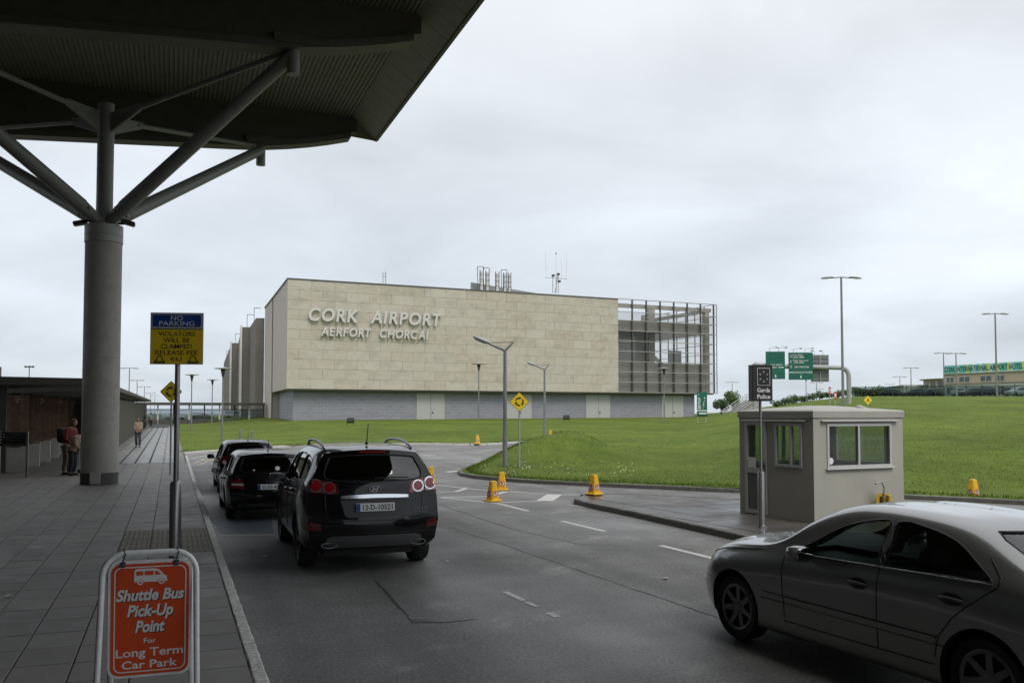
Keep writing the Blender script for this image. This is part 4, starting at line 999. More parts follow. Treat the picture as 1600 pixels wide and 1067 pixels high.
# wheel clamp leaning on the kiosk
wc = thing('wheel_clamp', 'yellow wheel clamp with bent steel bar leaning against the kiosk wall', 'wheel clamp', tuple(Vector((5.74,17.1,PZ))+Vector((.9,.436,0)).normalized()*1.62+Vector((.436,-.9,0)).normalized()*.16), math.atan2(.436,.9))
wc.scale = (1.15,1.15,1.25)
WCY = M('clamp_yellow', (.55,.33,.02), .5, var=.15)
plate('clamp_plate', [(-.16,.05),(-.19,.2),(-.17,.34),(-.09,.42),(.09,.42),(.17,.34),(.19,.2),(.16,.05)], -.03, .03, WCY, wc)
MB().tube(spline([(-.02,-.04,.10),(-.02,-.06,.42),(-.03,-.06,.53),(-.08,-.05,.60),(-.2,-.04,.575)],5), .016, 8).build('bar', GPNT, wc); MB().bbox(.02,.075,-.12,-.03,.08,.40,.01).build('jaw', WCY, wc); MB().bbox(-.10,-.04,-.09,-.03,.14,.38,.01).build('lock_body', M('clamp_dark', (.10,.07,.02), .5), wc)
MB().bbox(-.17,.17,-.22,-.0,.0,.06,.015).build('foot_plate', WCY, wc)

# ------------------------------------------------------------------ traffic cones
CY = M('cone_yellow', (.72,.40,.008), .55, var=.22, scale=9); CRED = M('cone_red', (.40,.02,.015), .5)
def cone_mb():
    mb = MB(); mb.bbox(-.175,.175,-.175,.175,0,.055,.02)
    def sq(r, c, z): return [(r,-r+c,z),(r,r-c,z),(r-c,r,z),(-r+c,r,z),(-r,r-c,z),(-r,-r+c,z),(-r+c,-r,z),(r-c,-r,z)]
    lv = [sq(.130,.03,.05), sq(.122,.03,.11), sq(.074,.02,.48), sq(.068,.02,.515), sq(.050,.015,.522)]
    vs = [q for r in lv for q in r]; mb.add(vs, [(8*i+j, 8*i+(j+1)%8, 8*i+8+(j+1)%8, 8*i+8+j) for i in range(4) for j in range(8)]+[tuple(range(32,40))]); return mb
proto = thing('traffic_cone', None, 'traffic cone', (0,0,0), 0, 'yellow no waiting cones')
cone_mb().build('body', CY, proto, 30)
import itertools
tilt = math.atan2(.122-.074, .37)
for k in range(4):
    a = k*math.pi/2; hold = bpy.data.objects.new('no_waiting_badge', None); COL.objects.link(hold); hold.parent = proto; hold.rotation_euler = (0,0,a)
    hold.rotation_euler = Matrix.Rotation(a,3,'Z').to_euler()
    m = Matrix.Rotation(a,4,'Z') @ Matrix.Translation((0,-.1145,.17)) @ Matrix.Rotation(-tilt,4,'X')
    hold.matrix_local = m
    plate('badge_disc', [(.075*math.cos(i*.3927), .075*math.sin(i*.3927)+.03) for i in range(16)], -.004, .004, WHT, hold)
    ring('badge_ring', .078, .060, -.0045, CRED, hold, 0, .03, n=16); fit('P', BLK, hold, 0, -.012, .05, .085, y=-.0075, bold=.03)
    plate('badge_slash', [(-.055,.075),(-.045,.085),(.055,-.015),(.045,-.025)], -.0085, .002, CRED, hold)
for i, (u, v, rz_, lab) in enumerate(((770,783.5,.65,'yellow no waiting cone nearest the painted chevrons, front one of the middle pair'),(784,766,.1,'yellow no waiting cone standing just behind the front one of the middle pair'),(915,773,.72,'yellow no waiting cone on the tip of the paved traffic island'),
        (673,755,.2,'yellow no waiting cone mostly hidden behind the right rear corner of the large black car'),(746,693.5,.3,'small yellow no waiting cone on the far kerb below the building'),(860,684.5,.2,'tiny yellow no waiting cone behind the grass mound next to a lamp'),(1521,780.5,.35,'yellow no waiting cone at the foot of the grass bank right of the kiosk'))):
    p = G(u, v, PZ) if i == 2 else (LP(u, v) if i in (4, 5) else GT(u, v))
    c = proto if i == 0 else copy_tree(proto)
    if i == 2: p = p+Vector((.22,-.02,.004))
    place(c, (p.x, p.y, p.z if i != 5 else LZ(p.x, p.y)), rz_, lab)

# ------------------------------------------------------------------ street lamps
LMP = M('lamp_pole_grey', (.19,.195,.195), .5, var=.12, scale=3); HEAD = M('lamp_head', (.34,.345,.345), .45); LENS = M('lamp_lens', (.50,.52,.52), .2)
def arm_lamp(label, b, h, sc=1.0, side=-1):
    t = thing('street_lamp', label, 'street lamp', b, 0, 'angled arm street lamps on the grass')
    MB().cyl((0,0,0),(0,0,h),.085,.06,n=14).build('pole', LMP, t, 40); MB().cyl((0,0,0),(0,0,h*.25),.092,n=14).build('pole_base', LMP, t, 40)
    a = MB(); a.tube([(.32,0,h+.30),(.0,0,h-.02),(-.45,0,h+.17),(-.60,0,h+.24)], [.03,.06,.045,.035], 8); a.beam((.32,0,h+.29),(-.5,0,h+.27),.03,.03); a.build('arm', LMP, t, 40)
    m = Matrix.Translation((-.86,0,h+.37)) @ Matrix.Rotation(math.radians(22),4,'Y')
    hd = MB().ball((0,0,0),.36,.15,.085,16,8,m); o = hd.build('lamp_head', HEAD, t, 60)
    ln = MB().ball((0,0,0),.28,.12,.05,14,6,m).build('lens', LENS, o, 60); ln.location = m.to_3x3() @ Vector((-.02,0,-.05))
    return t
p = LP(789, 729); arm_lamp('tall angled arm street lamp on the mound left of the roundabout sign', p, (729-547)/F*p.y)
p = LP(851, 686); arm_lamp('shorter looking angled arm street lamp behind the mound in front of the stone wall', p, (686-577)/F*p.y)
def disc_lamp(label, u, vb, vt, Y=None, r=None):
    p = LP(u, vb) if Y is None else PT(u, vb, Y); t = thing('post_top_lamp', label, 'street lamp', p, 0, 'flat disc post top lamps'); h = (vb-vt)/F*p.y; k = h/5.0
    MB().cyl((0,0,0),(0,0,h-.3*k),.06*k,.045*k,n=10).build('pole', LMP, t, 40); MB().cyl((0,0,0),(0,0,h*.3),.072*k,n=10).build('pole_base', LMP, t, 40)
    MB().cyl((0,0,h-.62*k),(0,0,h-.08*k),.06*k,.17*k,n=12).build('lantern', DPNT, t, 40); MB().lathe([(.1*k,h-.1*k),(.62*k,h-.05*k),(.62*k,h-.02*k),(.1*k,h+.05*k)],18).build('disc_reflector', HEAD, t, 40)
for a in (('flat disc lamp on the grass just above the roof of the farthest parked car',347,689,575),('flat disc lamp on the grass right beside the NO PARKING pole',298.5,672,585),('thin flat disc lamp between two others in front of the glazed walkway',331,663,593),
          ('flat disc lamp standing against the stone building left of the tall street lamp',748,656.5,568),('flat disc lamp in front of the steel lattice end of the building',1038,659,575)): disc_lamp(*a)
disc_lamp('flat disc lamp on the hill crest under the middle green gantry sign', 1260, 642, 589.5, 92)
def twin_lamp(label, u, vb, vt, Y, arm=1.5, grp='twin headed street lamps', pr=.11, z=None):
    p = PT(u, vb, Y); zt_ = PT(u, vt, Y).z; p.z = LZ(p.x, p.y)-.05; t = thing('twin_street_lamp', label, 'street lamp', p, 0, grp); h = zt_-p.z
    MB().cyl((0,0,-.3),(0,0,h),pr,pr*.7,n=12).build('pole', LMP, t, 40)
    MB().tube([(-arm*.5,0,h-.05),(0,0,h+.02),(arm*.5,0,h-.05)], .045, 8).build('crossarm', LMP, t, 40)
    for s in (-1, 1):
        m = Matrix.Translation((s*arm*.72,0,h-.02)) @ Matrix.Rotation(s*math.radians(6),4,'Y'); MB().ball((0,0,0),arm*.34,.17,.10,12,6,m).build('lamp_head', HEAD, t, 60)
    return t
twin_lamp('tallest twin headed street lamp rising behind the kiosk roof', 1317.5, 640, 433.5, 70, 1.55)
twin_lamp('tall twin headed street lamp in front of the hotel at the right', 1558, 630, 490, 98, 1.45)
for u, vb, vt, Y, l in ((1475.5,620,551.5,140,'left one of the two thin twin lamps at the start of the hotel sign'),(1495,621,552,128,'right one of the two thin twin lamps before the hotel sign'),(1424,620,574.5,170,'small twin lamp above the curved end of the hotel'),
        (1406.5,620,588.5,215,'small distant twin lamp left of the hotel'),(1390.5,622,600,300,'tiny twin lamp over the low white hall'),(1144.5,640,597,240,'lone small twin lamp above the round tree by the stairs'),(1276.5,640,597.5,230,'small distant twin lamp below the grey sign backs'),(1281,640,607.5,330,'tiny distant twin lamp near the grey sign backs'),
        (201,648,575,150,'nearest twin lamp of the row above the left walkway'),(213.5,648,594,190,'second twin lamp of the row above the left walkway'),(225,648,604,230,'third twin lamp of the row above the left walkway'),(235,648,614,290,'fourth twin lamp of the row above the left walkway'),(241.5,648,617.5,350,'fifth twin lamp of the row above the left walkway')):
    twin_lamp(l, u, vb, vt, Y, 1.5 if Y < 200 else 1.7, 'distant twin headed lamps', .10)
fm = thing('floodlight_mast', 'tall floodlight mast with a ring of lamps above the left walkway roof', 'floodlight', (-86.3, 160, .9), 0); hh = 9.5
MB().cyl((0,0,0),(0,0,hh),.14,.08,n=8).build('mast', LMP, fm); MB().tube([(.7*math.cos(a*.785),.5*math.sin(a*.785),hh+.1) for a in range(8)], .05, 5, True).build('ring', LMP, fm)
for a in range(6): MB().bbox(.72*math.cos(a*1.047)-.14,.72*math.cos(a*1.047)+.14,.5*math.sin(a*1.047)-.12,.5*math.sin(a*1.047)+.12,hh+.02,hh+.32,.03).build('floodlight', DPNT, fm)
for u, v, Y, lab in ((885,658,0,'black ground floodlight on the grass below the stone wall'),(547.5,664,0,'small black ground floodlight left on the grass above the black cars')):
    p = LP(u, v); t = thing('ground_floodlight', lab, 'floodlight', p, 0); MB().bbox(-.35,.35,-.2,.2,.25,.75,.05,mat=Matrix.Rotation(-.3,4,'X')).build('housing', BLK, t); mb = MB(); mb.box(-.4,-.34,-.04,.04,0,.6); mb.box(.34,.4,-.04,.04,0,.6); mb.build('bracket', DPNT, t)

# ------------------------------------------------------------------ gantry and other distant signs
GY = 75.0; pm_ = GY/F
gp = PT(1327, 640, GY); ga = thing('sign_gantry', 'grey tubular gantry carrying green direction signs beyond the kiosk', 'gantry', (gp.x, gp.y, gp.z), 0)
gz = lambda v: PT(1200, v, GY).z-gp.z; gx = lambda u: (u-800)*pm_-gp.x
MB().tube([(0,0,-.3),(0,0,gz(592))]+spline([(0,0,gz(592)),(-.05,0,gz(583)),(-.3,0,gz(576.5)),(-.65,0,gz(574.5))],5)+[(gx(1205),0,gz(572)),(gx(1180),0,gz(569))], .19, 12).build('portal_pipe', GPNT, ga, 40)
MB().tube([(gx(1180),0,gz(569)),(gx(1176),0,gz(580)),(gx(1180),0,gz(645))], .19, 12).build('far_post', GPNT, ga, 40)
def gsign(u0, u1, v0, v1, lines, tilt, back=False, label=None):
    cx = (gx(u0)+gx(u1))/2; s = bpy.data.objects.new('sign_board', None); COL.objects.link(s); s.parent = ga; s.location = (cx, -.35 if not back else .30, gz(v1)); s.rotation_euler = (0, 0, tilt)
    wd, h = (u1-u0)*pm_, (v1-v0)*pm_
    MB().box(-wd/2,wd/2,0,.05,0,h).build('panel', GRN if not back else M('sign_back_grey', (.17,.175,.18), .5), s)
    if not back:
        P = [(-wd/2,0),(wd/2,0),(wd/2,h),(-wd/2,h)]
        for txt, fx, fz, fw, cap in lines: fit(txt, WHT, s, fx*wd, fz*h, fw*wd, cap*h, y=-.012, bold=.01)
        plate('arrow', [(.07*wd*0+.0-.09, .11*h),(.0, .05*h),(.09,.11*h),(.03,.11*h),(.03,.16*h),(-.03,.16*h),(-.03,.11*h)], -.008, .004, WHT, s)
    else:
        for k in range(6): MB().box(-wd/2+.03,wd/2-.03,-.06,-.005,(k+.3)*h/6,(k+.42)*h/6).build('rib', M('sign_rib', (.26,.27,.27), .5), s)
        for x in (-.02,): MB().box(x-.04,x+.04,-.10,-.06,0,h).build('strut', GPNT, s)
    for fx in (-.3, .18):
        sg_ = -1 if back else 1; MB().tube([(fx*wd,.02,h),(fx*wd,.02,h+.28),(fx*wd+sg_*.1,-.1,h+.31),(fx*wd+sg_*.36,-.5,h+.30)], .018, 6).build('lamp_arm', GPNT, s); MB().ball((fx*wd+sg_*.45,-.6,h+.29),.16,.09,.045,8,5).build('sign_lamp', DPNT, s)
    return s
gsign(1195.5,1225,549.5,592.5,[('Carr Gearr',.06,.50,.62,.055),('SHORT TERM',.06,.40,.72,.055)],-.05)
sb = gsign(1231,1268.5,551,593.5,[('Carr Fada',-.12,.88,.42,.055),('LONG TERM',-.1,.795,.46,.06),('Hala Carranna',.0,.68,.62,.055),('CAR HIRE',-.08,.60,.42,.055),('AIR CARGO/GA',.04,.44,.60,.06),('MAINTENANCE STORES',0,.24,.94,.06)],-.05)
for fz in (.82,.62,.44):
    hb = .12; MB().box(-.44*2.0,-.37*2.0,-.012,-.004,fz*2.28,fz*2.28+.19).build('pictogram', WHT, sb); MB().box(-.43*2.0,-.38*2.0,-.016,-.01,fz*2.28+.03,fz*2.28+.16).build('pictogram_field', GRN, sb)
gsign(1269.5,1298,554,596,[],.06,True)
gr2 = LP(1097, 661); gsn = thing('green_direction_sign', 'tall green sign with a white walking figure on two posts at the building corner', 'sign', gr2, math.radians(8)); k = gr2.y/F
for x in (-.45,.42): MB().cyl((x,.05,-.2),(x,.05,4.0*k*10),.05,n=8).build('post', GPNT, gsn)
H_ = 38*k; z0_ = 10.5*k; W_ = 16.5*k
MB().box(-W_/2,W_/2,-.05,0,z0_,z0_+H_).build('panel', GRN, gsn); MB().box(-W_/2,W_/2,-.06,-.05,z0_+H_*.22,z0_+H_*.255).build('white_rule', WHT, gsn); MB().box(-W_/2,W_/2,-.058,-.05,z0_,z0_+H_*.05).build('foot_band', M('sign_dark_green', (.006,.03,.03), .4), gsn)
wf = MB()
for p0, p1, w_ in (((.28,.70),(.10,.50),.05),((.10,.50),(.02,.48),.05),((.10,.50),(.10,.30),.06),((.14,.60),(.20,.42),.045),((.10,.50),(.20,.44),.04)): wf.beam((p0[0]*W_,-.065,z0_+p0[1]*H_),(p1[0]*W_,-.065,z0_+p1[1]*H_),.02,w_*W_*1.4,up=(0,1,0))
wf.cyl((.25*W_,-.07,z0_+.76*H_),(.25*W_,-.055,z0_+.76*H_),.06*W_,n=10); wf.build('walking_figure', WHT, gsn)
for fz, fw in ((.88,.12),(.74,.22),(.68,.3),(.60,.3),(.55,.2),(.48,.25),(.42,.3),(.36,.3),(.31,.34)): MB().box(-.42*W_,(-.42+fw)*W_,-.055,-.05,z0_+fz*H_,z0_+(fz+.025)*H_).build('text_line', WHT, gsn)
MB().box(-.3*W_,.42*W_,-.055,-.05,z0_+.10*H_,z0_+.155*H_).build('text_line', WHT, gsn)
ys_ = thing('yellow_warning_sign', 'tiny yellow diamond warning sign above the kiosk roof', 'sign', PT(1356, 642, 52), 0); k = 52/F
MB().cyl((0,0,-.5),(0,0,14*k),.03,n=8).build('post', GPNT, ys_); plate('face', [(0,9.5*k),(6.6*k,17*k),(0,24*k),(-6.6*k,17*k)], -.05, .02, YEL, ys_); plate('symbol', [(-1*k,14.5*k),(1*k,14.5*k),(1*k,19*k),(-1*k,19*k)], -.055, .004, BLK, ys_)
for u, v0, v1, l in ((1297,604.5,616,'narrow red and white sign on a post left of the gantry leg'),(1305.5,612.5,623,'small red and white sign on a post right beside a narrower one')):
    t = thing('red_white_sign', l, 'sign', PT(u, 642, 72), 0); k = 72/F; zt, zb_ = (642-v0)*k, (642-v1)*k; w_ = .09 if u < 1300 else .14
    MB().cyl((0,.04,-.3),(0,.04,zt-.05),.04,n=8).build('post', GPNT, t); MB().box(-w_,w_,-.02,.02,zb_,zt).build('panel', RED, t); MB().box(-w_*.55,w_*.55,-.03,-.02,zb_+.1,zt-.12).build('white_panel', WHT, t); MB().box(-w_*.2,w_*.2,-.036,-.03,zb_+.15,zt-.3).build('mark', RED, t)
# visitor information board at the far left
p = G(20, 743, PZ+.05); ib = thing('information_board', 'low black information board on two posts at the left edge of the pavement', 'sign', (p.x, p.y, T(p.x,p.y)+PZ), math.radians(4))
for x in (-.44,.44): MB().box(x-.03,x+.03,-.03,.03,0,1.48).build('post', STAIN, ib)
MB().bbox(-.47,.42,-.06,-.035,1.0,1.46,.006).build('panel', BLK, ib)
for j in range(4):
    MB().box(-.40,-.36,-.066,-.06,1.37-j*.09,1.405-j*.09).build('arrow_mark', WHT, ib)
    if j < 2: MB().box(-.30,-.265,-.066,-.06,1.37-j*.09,1.40-j*.09).build('pictogram', WHT, ib)
    if j < 3: MB().box(-.2,.22-.1*j,-.063,-.06,1.382-j*.09,1.394-j*.09).build('text_line', M('dim_lettering', (.20,.20,.19), .6), ib)
MB().box(-.30,.36,-.064,-.06,1.035,1.05).build('text_line', MATS['dim_lettering'], ib)

# ------------------------------------------------------------------ stairs, fence, shrubs on the hill
s0 = Vector((33.2, 139, 1.35)); s1 = Vector((41.0, 152.5, 4.5))
stw = thing('stairway', 'concrete stairway with steel handrails climbing the grass bank right of the building', 'stairs', s0, 0)
d = s1-s0; dn = Vector((d.x, d.y, 0)).normalized(); sd_ = Vector((dn.y, -dn.x, 0))
NSTEP = 18
for k in range(NSTEP):
    c = d*((k+.5)/NSTEP); hw_ = dn*(d.length/NSTEP/2); a = sd_*1.1
    MB().prism([c-hw_-a-Vector((0,0,1.6)), c+hw_-a-Vector((0,0,1.6)), c+hw_+a-Vector((0,0,1.6)), c-hw_+a-Vector((0,0,1.6))], (0,0,1.6+.08)).build('step', GREYC, stw)
for sg_ in (-1, 0, 1):
    for hh_ in (.55, 1.0): MB().tube([sd_*1.15*sg_+Vector((0,0,hh_)), d+sd_*1.15*sg_+Vector((0,0,hh_)), d+dn*1.5+sd_*1.15*sg_+Vector((0,0,hh_))], .06, 6).build('handrail', GPNT, stw)
    for k in range(8): q = d*(k/7)+sd_*1.15*sg_; MB().cyl(q, q+Vector((0,0,1.0)), .05, n=6).build('baluster', GPNT, stw)
MB().prism([(-4.5,-2,-.7),(-1.2,-.6,-.7),(-1.2,.2,-.7),(-4.5,-1.2,-.7)], (0,0,1.3)).build('landing', PALEW, stw)
MB().box(-1.2,-.9,-1.5,-1.2,-.8,1.0).build('end_post', BLK, stw)
FEN = GLASS('fence_mesh_green', (.62,.70,.67), .15); FPO = M('fence_post_green', (.04,.07,.06), .5)
f0 = PT(1332, 614, 150); f1 = PT(1640, 612, 128); fd = Vector(f1[:2])-Vector(f0[:2]); fL = fd.length
fz_ = lambda q: LZ(*(Vector(f0[:2])+fd*q))
fe = thing('mesh_fence', 'green mesh fence along the top of the grass hill in front of the hotel', 'fence', (f0.x, f0.y, 0), math.atan2(fd.y, fd.x))
for k in range(14): q = k/13; MB().box(q*fL-.05,q*fL+.05,-.05,.05,fz_(q)-.2,fz_(q)+1.75).build('post', FPO, fe)
for k in range(13):
    q0, q1 = k/13, (k+1)/13; MB().prism([(q0*fL,0,fz_(q0)),(q1*fL,0,fz_(q1)),(q1*fL,0,fz_(q1)+1.65),(q0*fL,0,fz_(q0)+1.65)], (0,.01,0)).build('mesh_panel', FEN, fe)
LEAF = [M('leaf_%d' % i, c, .7, var=.2) for i, c in enumerate([(.040,.075,.020),(.065,.115,.025),(.028,.050,.018),(.10,.16,.03)])]
def bush(name, label, loc, w_, d_, h, n, leaf, mats, group=None, cat='shrub', trunk=True):
    t = thing(name, label, cat, loc, 0, group); rnd = random.Random(hash(label) % 999); mb = MB()
    lob = [(rnd.uniform(-.3,.3)*w_, rnd.uniform(-.3,.3)*d_, rnd.uniform(.35,.68)*h, rnd.uniform(.22,.36)) for _ in range(7)]
    for _ in range(n):
        lx, ly, lz, lr = rnd.choice(lob); v = Vector((rnd.gauss(0,1), rnd.gauss(0,1), rnd.gauss(0,1))).normalized()*(rnd.random()**.35)
        c = Vector((lx+v.x*lr*w_, ly+v.y*lr*d_, lz+v.z*lr*h*1.0)); 
        if c.z < .03*h: continue
        a = Vector((rnd.gauss(0,1), rnd.gauss(0,1), rnd.gauss(0,1))).normalized(); b = a.orthogonal().normalized(); s = leaf*rnd.uniform(.6,1.4)
        mb.cur = rnd.choice(mats); mb.add([c-a*s, c+b*s*.55, c+a*s, c-b*s*.55], [(0,1,2,3)])
    mb.build('crown', LEAF, t)
    tk = MB(); tk.cyl((0,0,-.2),(0,0,h*.5),.05*h,.03*h,n=7)
    for k in range(4): a = k*1.57+.4; tk.cyl((0,0,h*.3),(math.cos(a)*w_*.25,math.sin(a)*d_*.25,h*.6),.03*h,.012*h,n=5)
    tk.build('trunk', M('bark', (.07,.055,.04), .9), t); return t
p = PT(1146, 646, 175); bush('round_tree', 'bright green round tree beside the stairs right of the building', (p.x, p.y, LZ(p.x,p.y)), 3.6, 3, 4.2, 1500, .2, (0,1,3), cat='tree')
p = PT(1127, 648, 170); bush('dark_shrub', 'dark green shrub left of the round tree by the building corner', (p.x, p.y, LZ(p.x,p.y)), 3.2, 3, 3.0, 1200, .2, (0,2), cat='shrub')
for k, u in enumerate((1213,1226,1239,1252,1266,1281,1296,1311,1322)):
    p = PT(u, 630, 118+k*2); bush('hill_shrub', 'low dark shrub on the hill crest, '+('leftmost, right behind the police box sign','second from the left','third, between the green signs','fourth from the left','beside the disc lamp under the middle green sign','under the right edge of the middle green sign','below the grey sign back','just left of the tall twin lamp pole','rightmost of the row, against the gantry leg')[k], (p.x, p.y, LZ(p.x,p.y)-.1), 2.0, 1.6, 1.1+.35*(k*7 % 3)/2, 450, .13, (0,2,0,1), 'shrubs along the hill crest')
for k, u in enumerate((1340,1352,1368)):
    p = PT(u, 630, 145); bush('hedge_shrub', ('dark hedge shrub nearest the gantry leg at the start of the mesh fence','dark hedge shrub in front of the navy car, middle one of three','dark hedge shrub right of the yellow warning sign, last of three')[k], (p.x, p.y, LZ(p.x,p.y)-.1), 2.6, 1.6, 1.9, 450, .15, (2,0,2), 'hedge shrubs by the mesh fence')
# saplings by the far lawn
for u, vb, vt, l in ((375.5,689,672,'thin grey stump post on the grass above the silver roofed parked car'),(394,689,674,'thin grey stump post right of a similar one on the grass')):
    p = LP(u, vb); t = thing('bollard', l, 'bollard', p, 0, 'grey posts on the far lawn'); h = (vb-vt)/F*p.y; MB().cyl((0,0,0),(0,0,h),.09,.08,n=10).build('post', LMP, t, 40); MB().lathe([(.1,h-.04),(.1,h),(.05,h+.04)],10).build('cap', LMP, t, 40)
# ------------------------------------------------------------------ cars
def subsurf(vs, fs, level, limit=True):
    me = bpy.data.meshes.new('cage'); me.from_pydata([tuple(v) for v in vs], [], fs); o = bpy.data.objects.new('cage', me); COL.objects.link(o)
    md = o.modifiers.new('s', 'SUBSURF'); md.levels = level; md.render_levels = level; md.use_limit_surface = limit
    dg = bpy.context.evaluated_depsgraph_get(); out = bpy.data.meshes.new_from_object(o.evaluated_get(dg)); bpy.data.objects.remove(o); bpy.data.meshes.remove(me); return out
YF = [1, .5, 0, -.5, -1]
def cage(st, rb, fb, tx, tz):
    """st[k] = (x, [(y,z,dx)...]) rear to front; box lattice"""
    K, I = len(st), len(st[0][1]); idx = {}; vs = []; fs = []
    def vid(k, i, c):
        key = (k, i, c)
        if key in idx: return idx[key]
        x0, rows = st[k]; r = rows[i]; y, z = r[0], r[1]; x = x0+(r[2] if len(r) > 2 else 0); f = YF[c]; q = 1-f*f
        if i == I-1: x += tx[k]*q; z += tz[k]*q
        elif k == 0: x += rb[i]*q; z += tz[0]*q*(i/(I-1))**2
        elif k == K-1: x += fb[i]*q; z += tz[-1]*q*(i/(I-1))**2
        idx[key] = len(vs); vs.append(Vector((x, y*f, z))); return idx[key]
    for k in range(K-1):
        for i in range(I-1):
            for c in (0, 4):
                q = [vid(k,i,c), vid(k+1,i,c), vid(k+1,i+1,c), vid(k,i+1,c)]; fs.append(q if c == 4 else q[::-1])
        for c in range(4):
            fs.append([vid(k,I-1,c), vid(k,I-1,c+1), vid(k+1,I-1,c+1), vid(k+1,I-1,c)]); fs.append([vid(k,0,c), vid(k+1,0,c), vid(k+1,0,c+1), vid(k,0,c+1)])
    for i in range(I-1):
        for c in range(4):
            fs.append([vid(0,i,c), vid(0,i,c+1), vid(0,i+1,c+1), vid(0,i+1,c)][::-1]); fs.append([vid(K-1,i,c), vid(K-1,i,c+1), vid(K-1,i+1,c+1), vid(K-1,i+1,c)])
    return vs, fs
def fitted(vs, fs, it=4, damp=.8):
    tgt = np.array([tuple(v) for v in vs]); cur = tgt.copy(); n = len(vs)
    for _ in range(it):
        m = subsurf(cur, fs, 1); co = np.empty(len(m.vertices)*3); m.vertices.foreach_get('co', co); co = co.reshape(-1,3)[:n]; cur += damp*(tgt-co); bpy.data.meshes.remove(m)
    return cur
def fix_normals(me):
    bm = bmesh.new(); bm.from_mesh(me); bmesh.ops.recalc_face_normals(bm, faces=bm.faces); bm.to_mesh(me); bm.free(); return me
def boolean(me, cutters, op='DIFFERENCE'):
    o = bpy.data.objects.new('b', me); COL.objects.link(o); cs = []
    for c in cutters:
        co = bpy.data.objects.new('c', c); COL.objects.link(co); cs.append(co); md = o.modifiers.new('b', 'BOOLEAN'); md.object = co; md.operation = op; md.solver = 'EXACT'
    dg = bpy.context.evaluated_depsgraph_get(); out = bpy.data.meshes.new_from_object(o.evaluated_get(dg))
    for q in [o]+cs: bpy.data.objects.remove(q)
    return out
def bvh(me):
    bm = bmesh.new(); bm.from_mesh(me); t = BVHTree.FromBMesh(bm); bm.free(); return t
AX = {'xz+': (Vector((0,-1,0)), lambda a,b: Vector((a,2,b))), 'xz-': (Vector((0,1,0)), lambda a,b: Vector((a,-2,b))), 'yz-': (Vector((1,0,0)), lambda a,b: Vector((-4,a,b))), 'yz+': (Vector((-1,0,0)), lambda a,b: Vector((8,a,b))), 'xy': (Vector((0,0,-1)), lambda a,b: Vector((a,b,4)))}
def hit(tree, ax, a, b):
    d, f = AX[ax]; h = tree.ray_cast(f(a, b), d); return h[0], h[1]
def patch(tree, outline, ax, off, step, name, mat, parent, th=.006, smooth=True):
    """surface patch: 2-D outline projected on the body, raised by off, with a rim of depth th"""
    pts = []; m = len(outline)
    for i in range(m):
        a, b = Vector(outline[i]), Vector(outline[(i+1)%m]); n = max(1, int((b-a).length/step)); pts += [a.lerp(b, j/n) for j in range(n)]
    nb = len(pts); edges = [(i, (i+1)%nb) for i in range(nb)]
    x0, x1 = min(p.x for p in pts), max(p.x for p in pts); y0, y1 = min(p.y for p in pts), max(p.y for p in pts); x = x0+step
    while x < x1:
        y = y0+step
        while y < y1: pts.append(Vector((x+.001*math.sin(y*99), y))); y += step
        x += step
    vs, es, fs, *_ = delaunay_2d_cdt(pts, edges, [], 1, 1e-5)
    V = []; bad = set()
    for i, p in enumerate(vs):
        l, n = hit(tree, ax, p.x, p.y)
        if l is None: bad.add(i); V.append((Vector((0,0,0)), Vector((0,0,1)))); continue
        if n.dot(AX[ax][0]) > 0: n = -n
        V.append((l, n))
    fs = [f for f in fs if not any(i in bad for i in f)]
    mb = MB(); n = len(V); out = [l+q*off for l, q in V]
    cnt = {}
    for f in fs:
        for i in range(len(f)): e = (f[i], f[(i+1)%len(f)]); cnt[frozenset(e)] = cnt.get(frozenset(e), 0)+1
    rim = [(f[i], f[(i+1)%len(f)]) for f in fs for i in range(len(f)) if cnt[frozenset((f[i], f[(i+1)%len(f)]))] == 1]
    me = bpy.data.meshes.new(name); F2 = [tuple(f) for f in fs]
    if th: out += [l+q*(off-th) for l, q in V]; F2 += [(b, a, a+n, b+n) for a, b in rim]
    me.from_pydata([tuple(q) for q in out], [], F2)
    bm = bmesh.new(); bm.from_mesh(me); bmesh.ops.delete(bm, geom=[v for v in bm.verts if not v.link_faces], context='VERTS')
    bm.normal_update(); d = AX[ax][0]
    if sum(f.normal.dot(d)*f.calc_area() for f in list(bm.faces)[:len(fs)]) > 0: bmesh.ops.reverse_faces(bm, faces=bm.faces)
    bm.to_mesh(me); bm.free()
    me.materials.append(mat); me.shade_smooth(); me.set_sharp_from_angle(angle=math.radians(40)); return obj(name, me, parent)
def seam(tree, path, ax, name, mat, parent, r=.004, off=0.0, mbx=None):
    P = []
    for a, b in zip(path, path[1:]):
        a, b = Vector(a), Vector(b); n = max(1, int((b-a).length/.03)); P += [a.lerp(b, j/n) for j in range(n)]
    P.append(Vector(path[-1])); Q = []
    for p in P:
        l, n = hit(tree, ax, p.x, p.y)
        if l is not None: Q.append(l+n*off*(1 if n.dot(AX[ax][0]) < 0 else -1))
    mb = mbx if mbx is not None else MB(); mb.tube(Q, r, 6)
    return None if mbx is not None else mb.build(name, mat, parent, 60)
def prism2(outline, ax, a0, a1):
    mb = MB()
    if ax == 'y': mb.prism([(x, a0, z) for x, z in outline], (0, a1-a0, 0))
    else: mb.prism([(a0, y, z) for y, z in outline], (a1-a0, 0, 0))
    return mb.mesh('cut', [])
def offset_mesh(me, d):
    m = me.copy(); m.update(); ns = [v.normal.copy() for v in m.vertices]
    for v, n in zip(m.vertices, ns): v.co -= n*d
    return m
